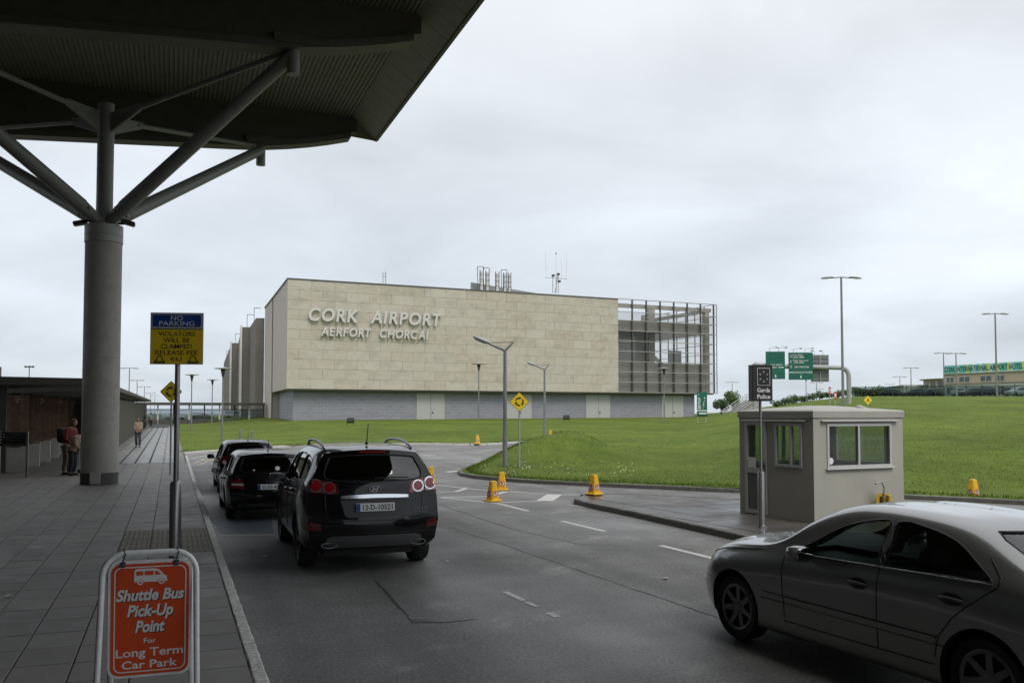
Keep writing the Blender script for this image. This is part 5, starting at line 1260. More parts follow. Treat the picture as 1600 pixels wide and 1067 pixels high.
TYRE = M('tyre_rubber', (.018,.018,.018), .8, var=.2); RIM = M('alloy_rim', (.17,.17,.175), .38, metal=.8, var=.08); DRUM = M('brake_dark', (.02,.02,.02), .6); CHROME = M('chrome', (.75,.75,.77), .12, metal=1, var=0)
RUB = M('window_rubber', (.008,.008,.008), .5, var=0); TRIMD = M('dark_trim', (.03,.03,.031), .6, var=0); CABIN = M('cabin_dark', (.028,.028,.029), .8, var=.1); CABG = M('cabin_grey', (.085,.095,.095), .7, var=.1)
CGL = GLASS('car_glass', (.55,.62,.60), 1.0); CGT = GLASS('car_glass_tinted', (.13,.14,.14), 1.0)
REDL = M('tail_lamp_red', (.30,.008,.012), .12, coat=.6, var=0); REDD = M('tail_lamp_dark_red', (.085,.005,.006), .15, coat=.6, var=0); CLR = M('lamp_clear', (.42,.40,.40), .15, coat=.5, var=0)
def wheel(parent, x, y, r, wd, spokes, rr=.66, steer=0.0, rim=None):
    rim = rim or RIM
    w_ = bpy.data.objects.new('wheel', None); COL.objects.link(w_); w_.parent = parent; w_.location = (x, y, r); sg = 1 if y > 0 else -1; w_.rotation_euler = (0, random.uniform(0, 1.2), 0)
    if sg < 0: w_.rotation_euler = (0, random.uniform(0,1.2), math.pi)
    h = wd/2; R0 = r*rr+.01
    t = MB().lathe([(R0,-h*.9),(r*.93,-h),(r*.985,-h*.75),(r,-h*.4),(r,h*.4),(r*.985,h*.75),(r*.93,h),(R0+.012,h*.92),(R0,h*.80)], 44, axis='y', caps=False).build('tyre', TYRE, w_, 50)
    rb_ = MB(); Rr = r*rr; rb_.lathe([(Rr+.012,h*.86),(Rr-.002,h*.90),(Rr-.022,h*.82),(Rr-.03,h*.2),(Rr-.04,-h*.8),(Rr+.01,-h*.85)], 44, axis='y', caps=False)
    for k in range(spokes):
        a = 2*math.pi*k/spokes; c, s = math.cos(a), math.sin(a); tx_, tz_ = -s, c; pts = []
        for rad, hw, yy in ((.05,.030,h*.62),(Rr-.02,.024,h*.80)):
            for sgn in (-1, 1):
                for dy in (0, -.03): pts.append((c*rad+tx_*hw*sgn, yy+dy, s*rad+tz_*hw*sgn))
        rb_.hexa([pts[1],pts[3],pts[2],pts[0],pts[5],pts[7],pts[6],pts[4]])
    rb_.lathe([(.001,h*.70),(.04,h*.69),(.062,h*.60),(.07,h*.45)], 20, axis='y'); rb_.build('rim', rim, w_, 35)
    dk = MB().lathe([(.0,h*.28),(Rr*.80,h*.28),(Rr*.82,h*.1),(.0,h*.1)], 28, axis='y').build('brake_disc', DRUM, w_, 40); return w_
def scale_cage(st, fx, fy, fz): return [(fx(x), [(fy(r[0]), fz(r[1])) + ((r[2],) if len(r) > 2 else ()) for r in rows]) for x, rows in st]
def rows(*a): return list(a)

def build_car(t, spec):
    vs, fs = cage(spec['st'], spec['rb'], spec['fb'], spec['tx'], spec['tz']); cur = fitted(vs, fs); full = fix_normals(subsurf(cur, fs, spec.get('lv', 3))); coarse = fix_normals(subsurf(cur, fs, 2))
    tree = bvh(full); wb = spec['wb']; WR = spec['wr']; paint = spec['paint']
    cut = []
    for x in (0, wb):
        for s in (1, -1):
            a, b = sorted((s*(spec['hw']-.30), s*(spec['hw']+.3))); cut.append(MB().cyl((x,a,WR+.01), (x,b,WR+.01), spec['arch'], n=48).mesh('cut', []))
    cabx0, cabx1 = spec['cab']; off = offset_mesh(coarse, .055)
    cab = boolean(off, [MB().prism([(cabx0,-2,.33),(cabx1,-2,.33),(cabx1+.1,-2,.86),(spec['cowl'],-2,.93),(spec['cowl'],-2,3),(cabx0,-2,3)], (0,4,0)).mesh('cut', [])], 'INTERSECT')
    cut.append(cab)
    for w_ in spec['side']:
        for s in (1, -1): a, b = sorted((s*.35, s*1.4)); cut.append(prism2(w_, 'y', a, b))
    cut.append(prism2(spec['ws'], 'x', spec['cowl']-1.3, spec['cowl']+1.2)); cut.append(prism2(spec['rw'], 'x', cabx0-1.0, cabx0+.9))
    body = boolean(full.copy(), cut)
    body.materials.clear(); body.materials.append(paint); body.materials.append(CABIN)
    # faces inside the cabin are trim
    mi = np.zeros(len(body.polygons), dtype=np.int32)
    for p in body.polygons:
        c = p.center; l, n, i, d = tree.find_nearest(c)
        if d is not None and d > .04: mi[p.index] = 1
    body.polygons.foreach_set('material_index', mi); body.shade_smooth(); body.set_sharp_from_angle(angle=math.radians(32))
    bo = obj('body', body, t)
    # glass
    for w_ in spec['side']:
        for ax in ('xz+', 'xz-'):
            g = patch(tree, w_, ax, -.012, .06, 'side_window', spec.get('gl', CGL), t, th=0); 
            rub = MB()
            seam(tree, list(w_)+[w_[0]], ax, None, None, None, r=.009, off=-.004, mbx=rub); rub.build('window_seal', RUB, g, 60)
    for pl in spec.get('pillars', ()):
        for ax in ('xz+', 'xz-'): patch(tree, pl, ax, -.004, .05, 'pillar_trim', RUB, t, th=.02)
    g = patch(tree, spec['ws'], 'yz+', -.012, .08, 'windscreen', CGL, t, th=0); g = patch(tree, spec['rw'], 'yz-', -.010, .06, 'rear_window', spec.get('glr', CGT), t, th=0)
    rub = MB(); seam(tree, list(spec['rw'])+[spec['rw'][0]], 'yz-', None, None, None, r=.010, off=-.004, mbx=rub); rub.build('window_seal', RUB, g, 60)
    for s in spec['seams']:
        for ax in ('xz+', 'xz-'): seam(tree, s, ax, 'panel_gap', RUB, bo, r=.0055)
    for x in (0, wb):
        for s in (1, -1):
            wheel(t, x, s*(spec['hw']-spec['ww']/2-spec.get('inset', .03)), WR, spec['ww'], spec['spokes'], spec.get('rr', .66), rim=spec.get('rim'))
            y0, y1 = sorted((s*(spec['hw']-.305), s*(spec['hw']-.30)));
    # liner, cabin floor, seats, dash
    MB().box(-.5, wb+.45, -spec['hw']+.33, spec['hw']-.33, .20, .36).build('underbody', DRUM, t)
    fx = spec['seatx']; bz = spec['seatz']
    for s in (1, -1):
        se = MB(); se.bbox(fx-.26, fx+.28, s*.36-.25, s*.36+.25, bz-.16, bz+.02, .05, 2); m = Matrix.Translation((fx-.26, s*.36, bz)) @ Matrix.Rotation(math.radians(-18), 4, 'Y'); se.bbox(-.07,.07,-.24,.24,-.05,.60,.05,2,mat=m); se.bbox(-.045,.045,-.13,.13,.64,.83,.04,2,mat=m); se.build('seat', CABIN, t, 40)
    rx = spec['rearx']; se = MB(); se.bbox(rx-.2, rx+.28, -.62, .62, bz-.12, bz+.02, .05, 2); m = Matrix.Translation((rx-.22, 0, bz)) @ Matrix.Rotation(math.radians(-20), 4, 'Y'); se.bbox(-.07,.07,-.62,.62,-.05,.52,.05,2,mat=m)
    for y in (-.38, .38): se.bbox(-.045,.045,y-.12,y+.12,.53,.70,.04,2,mat=m)
    se.build('rear_bench', CABIN, t, 40)
    cx = spec['cowl']; MB().bbox(cx-.55, cx-.10, -spec['hw']+.16, spec['hw']-.16, .72, spec.get('dashz', .93), .06, 2).build('dashboard', CABG, t, 40)
    sw = MB(); c = Vector((cx-.66, -.36, spec.get('dashz', .93)+.0)); sw.tube([c+Vector((.05*math.sin(a), .18*math.cos(a), .175*math.sin(a))) for a in [k*math.pi/10 for k in range(20)]], .014, 6, True); sw.cyl(c, c+Vector((.2,0,-.08)), .03, n=8); sw.bbox(c.x-.03,c.x+.02,c.y-.15,c.y+.15,c.z-.03,c.z+.03,.02); sw.build('steering_wheel', CABIN, t, 40)
    MB().bbox(cx-.40,cx-.37,-.12,.12,spec['mirz']-.03,spec['mirz']+.04,.01).build('interior_mirror', CABIN, t)
    for s in (1, -1):
        x, y, z = spec['mir']; mm = MB(); m = Matrix.Rotation(s*.12, 4, 'Z')
        bm = bmesh.new(); bmesh.ops.create_cube(bm, size=1); bmesh.ops.subdivide_edges(bm, edges=bm.edges[:], cuts=2, use_grid_fill=True)
        V = []
        for v in bm.verts:
            q = v.co*2; l = q.length; p = q.normalized()*1.0; p = p*.62+q*.38*.8; V.append(Vector((x+p.x*.085+.02*abs(p.y), s*(y+.02)+p.y*.115, z+p.z*.078)))
        bm.verts.index_update(); mm.add(V, [[v.index for v in f.verts] for f in bm.faces]); bm.free(); h = mm.build('door_mirror', spec.get('mirm', paint), t, 60)
        MB().prism([(x-.068, s*(y+.02)+.1*math.cos(a)*.9, z+.062*math.sin(a)) for a in [k*math.pi/8 for k in range(16)]], (-.012,0,0)).build('mirror_glass', M('mirror_glass', (.5,.52,.55), .05, metal=1, var=0), h)
        MB().beam((x+.01, s*(y-.10), z-.05), (x+.01, s*(y-.02), z-.03), .07, .04).build('mirror_arm', TRIMD, h)
    return tree, bo
def handles(tree, t, pts, mat, rx=.105, rz=.028, cup=None):
    for x, z in pts:
        for ax in ('xz+', 'xz-'):
            if cup: patch(tree, [(x+rx*1.02*math.cos(a), z+.046*math.sin(a)) for a in [k*math.pi/10 for k in range(20)]], ax, .002, .03, 'handle_cup', cup, t, th=.004)
            l, n = hit(tree, ax, x, z); sgn = 1 if ax == 'xz+' else -1
            h = MB(); h.tube([Vector((x-rx, l.y-sgn*.005, z-.006)), Vector((x-rx*.7, l.y+sgn*.028, z)), Vector((x+rx*.7, l.y+sgn*.030, z+.004)), Vector((x+rx, l.y-sgn*.005, z+.006))], [.014,.02,.02,.014], 8); h.build('door_handle', mat, t, 60)
def plate_reg(tree, t, z, txt, y0=0.0, wd=.52, h=.11, partial=None):
    l, n = hit(tree, 'yz-', y0, z); x = l.x-.022
    for yy in (-wd/2+.02, wd/2-.02): q, _ = hit(tree, 'yz-', y0+yy, z); x = min(x, q.x-.012)
    pl = MB().bbox(x-.004, x+.004, y0-wd/2, y0+wd/2, z-h/2, z+h/2, .002).build('number_plate', WHT, t)
    MB().box(x-.0065, x-.004, y0+wd/2-.055, y0+wd/2-.004, z-h/2+.004, z+h/2-.004).build('euro_band', BLU, pl)
    me = text_mesh(txt, 1.0, bold=.012); me.materials.clear(); me.materials.append(BLK); xs_ = [v.co.x for v in me.vertices]; a, b = min(xs_), max(xs_); k = (wd-.12)/(b-a)
    me.transform(Matrix.Translation((-(a+b)/2,0,0))); me.transform(Matrix.Diagonal((k, .068/CAPH, 1, 1))); o = obj('lettering', me, pl); o.rotation_euler = (math.pi/2, 0, -math.pi/2); o.location = (x-.0062, y0-.03, z-.034); return x
sm = lambda pts, n=5: [Vector((p.x, p.y)) for p in spline([Vector((a, b, 0)) for a, b in pts], n, True)]

# ---- large black car (rear three-quarter view)
BPAINT = M('black_paint', (.004,.004,.005), .25, coat=.7, var=0, spec=.1)
ST_SUV = [
 (-.86, rows((.72,.33,.03),(.84,.44,-.03),(.885,.70,-.05),(.872,1.0,-.02),(.83,1.22,.0),(.755,1.42,.11),(.64,1.615,.24))),
 (-.62, rows((.78,.30),(.90,.43),(.938,.70),(.93,1.0),(.885,1.22),(.785,1.44,.08),(.655,1.645,.20))),
 (-.20, rows((.80,.28),(.92,.42),(.948,.69),(.945,.98),(.895,1.19),(.795,1.44,.04),(.665,1.665,.08))),
 (.30, rows((.80,.27),(.92,.40),(.946,.67),(.945,.95),(.895,1.16),(.80,1.43),(.665,1.672))),
 (.90, rows((.80,.27),(.92,.39),(.945,.66),(.943,.93),(.895,1.13),(.80,1.42),(.66,1.668))),
 (1.40, rows((.80,.27),(.92,.39),(.945,.66),(.943,.92),(.895,1.10),(.80,1.40),(.66,1.645))),
 (1.80, rows((.80,.27),(.92,.39),(.945,.66),(.943,.91),(.895,1.07),(.81,1.33),(.685,1.56))),
 (2.20, rows((.80,.27),(.92,.39),(.945,.66),(.943,.90),(.895,1.045),(.835,1.20),(.745,1.36))),
 (2.55, rows((.80,.27),(.92,.39),(.945,.66),(.94,.89),(.895,1.02),(.86,1.08),(.79,1.125))),
 (2.95, rows((.79,.26),(.91,.39),(.94,.65),(.93,.87),(.88,.99),(.83,1.03),(.75,1.06))),
 (3.30, rows((.75,.26),(.86,.38),(.905,.62),(.895,.82),(.84,.93),(.78,.965),(.70,.99))),
 (3.50, rows((.66,.26),(.76,.36),(.80,.58),(.78,.74),(.72,.85),(.66,.88),(.58,.90)))]
SUV = dict(st=ST_SUV, rb=[-.06,-.09,-.09,-.07,-.06,-.07,-.08], fb=[.10,.14,.16,.15,.13,.12,.10], tx=[-.08,-.04,0,0,0,.02,.06,.12,.16,.10,.10,.10], tz=[.05,.05,.05,.05,.05,.05,.05,.05,.035,.035,.03,.03],
 wb=2.70, wr=.365, ww=.235, arch=.415, hw=.945, paint=BPAINT, cab=(-.66,2.35), cowl=2.5, lv=3, spokes=5, rr=.66, seatx=1.35, seatz=.72, rearx=.45, dashz=1.02, mirz=1.42, mir=(2.02,1.02,1.13), mirm=BPAINT,
 side=[sm([(2.10,1.11),(1.98,1.20),(1.68,1.45),(1.40,1.535),(1.22,1.555),(1.20,1.35),(1.20,1.145)],3), sm([(1.10,1.155),(1.12,1.35),(1.10,1.56),(.70,1.575),(.32,1.57),(.30,1.40),(.30,1.21)],3), sm([(.20,1.225),(.22,1.40),(.20,1.565),(-.15,1.55),(-.42,1.51),(-.50,1.42),(-.38,1.28)],3)],
 ws=[(-.60,1.16),(.60,1.16),(.56,1.50),(.50,1.56),(-.50,1.56),(-.56,1.50)], rw=sm([(-.66,1.33),(-.55,1.26),(0,1.235),(.55,1.26),(.66,1.33),(.60,1.50),(.52,1.57),(0,1.59),(-.52,1.57),(-.60,1.50)],3),
 seams=[[(1.15,1.12),(1.15,.8),(1.14,.45),(1.10,.42)], [(.25,1.2),(.26,.98),(.40,.72),(.44,.45)], [(2.12,1.08),(2.15,.8),(2.12,.45)], [(.44,.45),(1.14,.43),(2.12,.44)]], gl=GLASS('suv_side_glass', (.35,.38,.37)), glr=GLASS('suv_rear_glass', (.22,.24,.24)))
def car_at(name, label, s, t_, rz=0.0):
    p = W(s, t_); return thing(name, label, 'car', (p.x, p.y, T(p.x, p.y)), YAW+rz, 'black cars parked along the kerb' if 'black' in label else None)
pz = G(474, 882, 0); s_, t__ = ST(pz)
suv = car_at('parked_car', 'large glossy black off-road estate car with roof rails, nearest in the row by the kerb', s_+.945-.11, t__-.12, math.radians(-1.2)); suv.scale = (1.03,1.03,1.02)
tree, bo = build_car(suv, SUV)
handles(tree, suv, [(1.32,1.0),(.48,1.05)], BPAINT, .11)
for s in (1, -1):
    lo = [(s*.47,1.10),(s*.49,1.075),(s*.90,1.105),(s*.915,1.16),(s*.895,1.275),(s*.70,1.27),(s*.50,1.225)]
    la = patch(tree, lo, 'yz-', .008, .03, 'tail_lamp', REDL if s < 0 else REDD, suv, th=.03)  # left lamp uses darker copies, its shade put into the colour
    patch(tree, [(s*.515,1.12),(s*.53,1.095),(s*.885,1.118),(s*.895,1.16),(s*.88,1.25),(s*.70,1.245),(s*.53,1.205)], 'yz-', .010, .03, 'lamp_reflector', CLR if s < 0 else M('lamp_clear_shaded', (.16,.12,.12), .15, coat=.5, var=0), la, th=.004)
    for cy, r in ((.60,.066),(.775,.07)):
        cz = 1.165+.03*(cy-.6)/.17
        patch(tree, [(s*cy+r*1.22*math.cos(a), cz+r*1.22*math.sin(a)) for a in [k*math.pi/12 for k in range(24)]], 'yz-', .011, .03, 'lamp_surround', CHROME if s < 0 else MATS['lamp_clear_shaded'], la, th=.006)
        patch(tree, [(s*cy+r*math.cos(a), cz+r*math.sin(a)) for a in [k*math.pi/12 for k in range(24)]], 'yz-', .014, .03, 'lamp_lens', REDL, la, th=.004)
    patch(tree, [(s*.69,1.08),(s*.70,1.08),(s*.695,1.26),(s*.685,1.26)], 'yz-', .016, .02, 'lamp_gap', RUB, la, th=.004)
    sx = 'xz+' if s > 0 else 'xz-'
    patch(tree, [(-.83,1.12),(-.60,1.16),(-.56,1.22),(-.66,1.27),(-.84,1.26)], sx, .007, .04, 'tail_lamp', REDD, suv, th=.02)
    patch(tree, [(s*.70,.60),(s*.86,.615),(s*.87,.68),(s*.84,.725),(s*.72,.69)], 'yz-', .006, .03, 'reflector', REDD, suv, th=.02)
    tp = MB(); l, n = hit(tree, 'yz-', s*.62, .42)
    el = lambda rx_, rz_, x: [(x, s*.60+rx_*math.cos(a), .405+rz_*math.sin(a)) for a in [k*math.pi/10 for k in range(20)]]
    A_, B_ = el(.105,.042,l.x-.03), el(.105,.042,l.x+.2); C_ = el(.092,.030,l.x-.03); D_ = el(.092,.030,l.x+.18)
    tp.add(A_+B_+C_+D_, [(i,(i+1)%20,20+(i+1)%20,20+i) for i in range(20)]+[(i,40+i,40+(i+1)%20,(i+1)%20) for i in range(20)]+[(40+i,60+i,60+(i+1)%20,40+(i+1)%20) for i in range(20)]+[tuple(range(60,80))])
    tp.build('exhaust_tip', M('exhaust_steel', (.25,.25,.25), .3, metal=.9, var=0), suv, 40)
    rr_ = MB(); path = spline([(-.42,s*.61,1.665),(-.30,s*.61,1.70),(.0,s*.615,1.745),(.4,s*.62,1.765),(.8,s*.62,1.765),(1.2,s*.61,1.735),(1.50,s*.59,1.64)],5); rr_.tube(path, .021, 8); rr_.build('roof_rail', M('rail_silver', (.34,.345,.35), .35, metal=.6, var=0), suv, 60)
patch(tree, sm([(-.44,1.035),(-.42,1.015),(0,1.02),(.42,1.015),(.44,1.035),(.42,1.055),(0,1.07),(-.42,1.055)],3), 'yz-', .028, .03, 'chrome_strip', CHROME, suv, th=.03)
patch(tree, [(-.46,1.0),(-.40,.79),(-.36,.765),(.36,.765),(.40,.79),(.46,1.0)], 'yz-', .004, .05, 'plate_recess', M('recess_grey', (.055,.055,.055), .55, var=0), suv, th=.02)
patch(tree, [(-.66,.40),(-.60,.375),(.60,.375),(.66,.40),(.63,.50),(.56,.525),(-.56,.525),(-.63,.50)], 'yz-', .014, .05, 'skid_plate', M('skid_grey', (.10,.10,.10), .4, metal=.3, var=0), suv, th=.03)
plate_reg(tree, suv, .90, '12-D-10521')
l, n = hit(tree, 'yz-', 0, 1.135)
SILB = M('badge_silver', (.50,.50,.51), .3, metal=.4, var=0); lg = bpy.data.objects.new('badge', None); COL.objects.link(lg); lg.parent = suv; lg.location = (l.x-.012, 0, 1.135); lg.rotation_euler = (0, 0, -math.pi/2)
mb = MB(); mb.tube([(.078*math.cos(a), -.008, .042*math.sin(a)) for a in [k*math.pi/12 for k in range(24)]], .0065, 6, True); mb.build('badge_ring', SILB, lg, 60)
mb = MB(); mb.beam((-.040,-.008,-.028),(-.012,-.008,.030),.008,.016,up=(1,0,0)); mb.beam((.012,-.008,-.030),(.040,-.008,.028),.008,.016,up=(1,0,0)); mb.beam((-.03,-.008,-.008),(.03,-.008,.008),.008,.012,up=(0,0,1)); mb.build('badge_letter', SILB, lg)
tb = bpy.data.objects.new('model_script', None); COL.objects.link(tb); tb.parent = suv; l, n = hit(tree, 'yz-', -.62, .85); tb.location = (l.x-.02, -.62, .85); tb.rotation_euler = (0, 0, -math.pi/2+.12)
fit('SANTA FE', M('dim_chrome', (.30,.30,.30), .3, metal=.8, var=0), tb, 0, 0, .20, .026, y=0, shear=.2); fit('CRDi', MATS['dim_chrome'], tb, .045, -.045, .11, .02, y=0)
patch(tree, [(-.18,1.615),(.18,1.615),(.18,1.632),(-.18,1.632)], 'yz-', .02, .03, 'brake_light', REDL, suv, th=.02)
seam(tree, [(-.70,1.25),(-.66,1.1),(-.64,.78),(-.60,.72),(.60,.72),(.64,.78),(.66,1.1),(.70,1.25)], 'yz-', 'panel_gap', RUB, bo, r=.004); seam(tree, [(-.86,.55),(.86,.55)], 'yz-', 'panel_gap', RUB, bo, r=.004)
l, n = hit(tree, 'yz-', -.05, 1.27); wp = MB(); wp.tube([(l.x-.02,.0,1.275),(l.x-.035,-.2,1.29),(l.x-.02,-.46,1.285)], [.016,.010,.007], 6); wp.build('wiper', RUB, suv)
mb = MB(); mb.ball((-.30,0,1.735),.035,.025,.02); mb.cyl((-.31,0,1.74),(-.43,0,2.02),.008,.005,n=6); mb.build('aerial', RUB, suv)

# ---- smaller cars made from the same lattice, reshaped
def hatch(wb, fo, ro, hw, H, belt, low=.20):
    def fx(x): return x/.95*ro*1.0 if x < 0 else (x/2.70*wb if x <= 2.70 else wb+(x-2.70)/.97*fo)
    def fy(y): return y/.948*hw
    def fz(z): return low+(z-.27)/(1.15-.27)*(belt-low) if z < 1.15 else belt+(z-1.15)/(1.722-1.15)*(H-belt)
    return fx, fy, fz
def small_spec(fn, paint, wr, over):
    fx, fy, fz = fn; P = lambda l: [Vector((fx(p[0]), fz(p[1]))) for p in l]; Q = lambda l: [Vector((fy(p[0]), fz(p[1]))) for p in l]
    s = dict(SUV); s.update(st=scale_cage(ST_SUV, fx, fy, fz), side=[P(w_) for w_ in SUV['side']], ws=Q(SUV['ws']), rw=Q(SUV['rw']), seams=[P(w_) for w_ in SUV['seams']], wb=fx(2.70), wr=wr, arch=wr+.045, ww=.195, hw=fy(.945), paint=paint, cab=(fx(-.66), fx(2.35)), cowl=fx(2.5),
        seatx=fx(1.35), rearx=fx(.45), seatz=fz(.72), dashz=fz(1.0), mirz=fz(1.42), mir=(fx(2.02), fy(.945)+.07, fz(1.15)), mirm=paint, spokes=7); s.update(over); return s, fx, fy, fz
BP2 = M('black_paint_worn', (.005,.005,.006), .25, coat=.5, var=0, spec=.1); BP3 = M('dark_plum_paint', (.006,.005,.006), .25, coat=.5, var=0, spec=.1)
def rear_kit(tree, t, fx, fy, fz, plate_txt, lampz, lampy, lm, dark):
    for s in (1, -1):
        z0, z1 = lampz; y0, y1 = lampy
        la = patch(tree, [(s*y0,z0),(s*y1,z0+.02),(s*(y1+.01),z1),(s*(y0+.06),z1+.01)], 'yz-', .008, .03, 'tail_lamp', dark, t, th=.03)
        if lm == 'square': patch(tree, [(s*(y0+.03),z0+.07),(s*(y1-.03),z0+.08),(s*(y1-.04),z0+.12),(s*(y0+.04),z0+.115)], 'yz-', .011, .03, 'lamp_lens', CLR, la, th=.004)
        else: patch(tree, [(s*(y0+y1)/2+.05*math.cos(a), z0+.07+.05*math.sin(a)) for a in [k*math.pi/8 for k in range(16)]], 'yz-', .011, .03, 'lamp_lens', CLR, la, th=.004)
        sx = 'xz+' if s > 0 else 'xz-'; patch(tree, [(fx(-.85),z0+.01),(fx(-.68),z0+.06),(fx(-.66),z1),(fx(-.84),z1)], sx, .006, .04, 'tail_lamp', dark, t, th=.02)
    plate_reg(tree, t, plate_txt[1], plate_txt[0])
    mb = MB(); x = fx(-.25); l = tree.ray_cast(Vector((x,0,4)), Vector((0,0,-1)))[0]; mb.ball((x,0,l.z+.005),.03,.02,.018); mb.cyl((x,0,l.z),(x-.10,0,l.z+.24),.007,.004,n=6); mb.build('aerial', RUB, t)
    patch(tree, [(-.66,.30),(.66,.30),(.64,.36),(-.64,.36)], 'yz-', .010, .05, 'lower_valance', TRIMD, t, th=.02)
# second car
fn = hatch(2.51, .88, .82, .865, 1.425, .90); sp, fx, fy, fz = small_spec(fn, BP2, .315, {})
p2 = G(353, 812, 0); s2, t2 = ST(p2); c2 = car_at('parked_car', 'black hatchback with four chrome rings and 02-KE plate, middle of the parked row', s2+.865-.02, t2+.35)
tree, bo = build_car(c2, sp); rear_kit(tree, c2, fx, fy, fz, ('02-KE-4027', .70), (.66,.86), (.50,.80), 'square', REDD); handles(tree, c2, [(fx(1.32),fz(1.0)),(fx(.48),fz(1.05))], BP2, .09)
l, n = hit(tree, 'yz-', 0, .835); mb = MB()
for k in range(4): mb.tube([(l.x-.012, (k-1.5)*.052+.034*math.cos(a), .835+.034*math.sin(a)) for a in [q*math.pi/8 for q in range(16)]], .005, 6, True)
mb.build('ring_badge', CHROME, c2, 60)
o = patch(tree, [(.30,1.04),(.33,1.02),(.36,1.04),(.33,1.06)], 'yz-', -.004, .02, 'window_sticker', WHT, c2, th=0); o = patch(tree, [(-.14+.05*math.cos(k*.628),1.07+.045*math.sin(k*.628)) for k in range(10)], 'yz-', -.004, .02, 'window_sticker', WHT, c2, th=0)
# third car
fn = hatch(2.44, .72, .66, .825, 1.46, .93); sp, fx, fy, fz = small_spec(fn, BP3, .295, dict(glr=GLASS('pale_rear_glass', (.55,.6,.58)), mirm=TRIMD))
p3_ = G(340, 771, 0); s3, t3 = ST(p3_); c3 = car_at('parked_car', 'small black car at the front of the parked row, farthest from the camera', s3+.825-.02, t3+.4)
tree, bo = build_car(c3, sp); rear_kit(tree, c3, fx, fy, fz, ('99-C-5180', .62), (.80,1.02), (.52,.78), 'round', REDD); handles(tree, c3, [(fx(1.32),fz(1.0)),(fx(.48),fz(1.05))], BP3, .09)

# ---- silver saloon in the right foreground
SILV = M('silver_paint', (.27,.27,.258), .26, metal=.45, coat=.8, var=0)
BT = lambda a, b, c, lo=.18: rows((.78,lo),(.850,lo+.13),(.864,.54),(.860,.77), a, b, c)
ST_M = [
 (-.93, rows((.66,.26,.06),(.74,.36,-.02),(.785,.56,-.04),(.765,.76,-.02),(.72,.90,.0),(.66,.965,.02),(.58,.985,.04))),
 (-.74, rows((.74,.22),(.82,.34),(.842,.56),(.83,.77),(.79,.935),(.72,1.0),(.64,1.02))),
 (-.42, BT((.815,.965),(.745,1.035),(.655,1.07),.20)),
 (-.08, BT((.825,.975),(.735,1.12),(.62,1.20),.20)),
 (.28, BT((.828,.972),(.715,1.185),(.575,1.335))),
 (.75, BT((.828,.962),(.70,1.215),(.548,1.392))),
 (1.20, BT((.828,.95),(.698,1.212),(.545,1.398))),
 (1.54, BT((.826,.94),(.71,1.175),(.565,1.352))),
 (1.89, BT((.824,.93),(.745,1.075),(.64,1.205))),
 (2.21, BT((.818,.918),(.785,.972),(.72,1.01))),
 (2.70, rows((.77,.18),(.845,.31),(.864,.54),(.852,.74),(.808,.875),(.765,.915),(.69,.945))),
 (3.06, rows((.74,.19),(.81,.31),(.835,.52),(.822,.69),(.775,.805),(.72,.85),(.63,.885))),
 (3.30, rows((.62,.20),(.70,.30),(.735,.47),(.715,.60),(.66,.70),(.60,.745),(.50,.775)))]
MERC = dict(st=ST_M, rb=[-.06,-.09,-.10,-.09,-.08,-.07,-.06], fb=[.12,.17,.18,.16,.15,.14,.12], tx=[-.06,-.04,-.04,-.08,-.06,0,.02,.06,.12,.18,.12,.12,.12], tz=[.03,.03,.03,.05,.05,.032,.03,.045,.05,.03,.04,.045,.04],
 wb=2.715, wr=.315, ww=.205, arch=.360, hw=.864, paint=SILV, cab=(-.45,2.1), cowl=2.18, lv=4, spokes=7, rr=.68, seatx=1.12, seatz=.56, rearx=.30, dashz=.90, mirz=1.24, mir=(1.68,.945,.985), mirm=SILV, inset=.035,
 side=[sm([(1.86,.955),(1.71,1.075),(1.45,1.225),(1.22,1.30),(.97,1.325),(.975,1.15),(.97,.985)],4), sm([(.90,.987),(.905,1.15),(.90,1.326),(.62,1.315),(.32,1.245),(.10,1.12),(-.03,1.035),(.0,1.01),(.3,1.004)],4)],
 pillars=[[(.985,.975),(.895,.977),(.885,1.335),(.985,1.335)]],
 ws=[(-.60,1.0),(.60,1.0),(.535,1.28),(.48,1.345),(-.48,1.345),(-.535,1.28)], rw=[(-.60,1.08),(.60,1.08),(.52,1.28),(.46,1.33),(-.46,1.33),(-.52,1.28)],
 seams=[[(2.0,.955),(2.03,.80),(2.0,.5),(2.0,.36)], [(.935,.975),(.935,.6),(.93,.34)], [(.02,1.17),(-.105,1.05),(-.10,.99),(.06,.87),(.24,.72),(.36,.56),(.40,.40)], [(.40,.345),(1.2,.335),(2.0,.335)], [(.36,.555),(1.2,.555),(2.28,.555)], [(.30,.495),(1.2,.495),(2.30,.495)], [(3.10,.56),(3.30,.55),(3.44,.545)], [(2.34,.93),(2.9,.865),(3.2,.78)]], gl=GLASS('saloon_glass', (.50,.58,.56)), glr=GLASS('saloon_rear_glass', (.4,.45,.45)))
fw_ = Vector((2.19, 8.82)); rw_ = Vector((3.32, 6.40)); hd_ = (fw_-rw_).normalized()
cm = (fw_+rw_)/2; lft = Vector((-hd_.y, hd_.x)); org = cm-hd_*2.715/2-lft*.83
mc = thing('silver_car', 'silver grey four door saloon car cut off by the right edge of the photo', 'car', (org.x, org.y, 0), math.atan2(hd_.y, hd_.x))
tree, bo = build_car(mc, MERC)
HB_ = M('handle_dark', (.035,.035,.034), .45, var=0)
handles(tree, mc, [(1.13,.815),(.25,.85)], HB_, .095, cup=TRIMD)
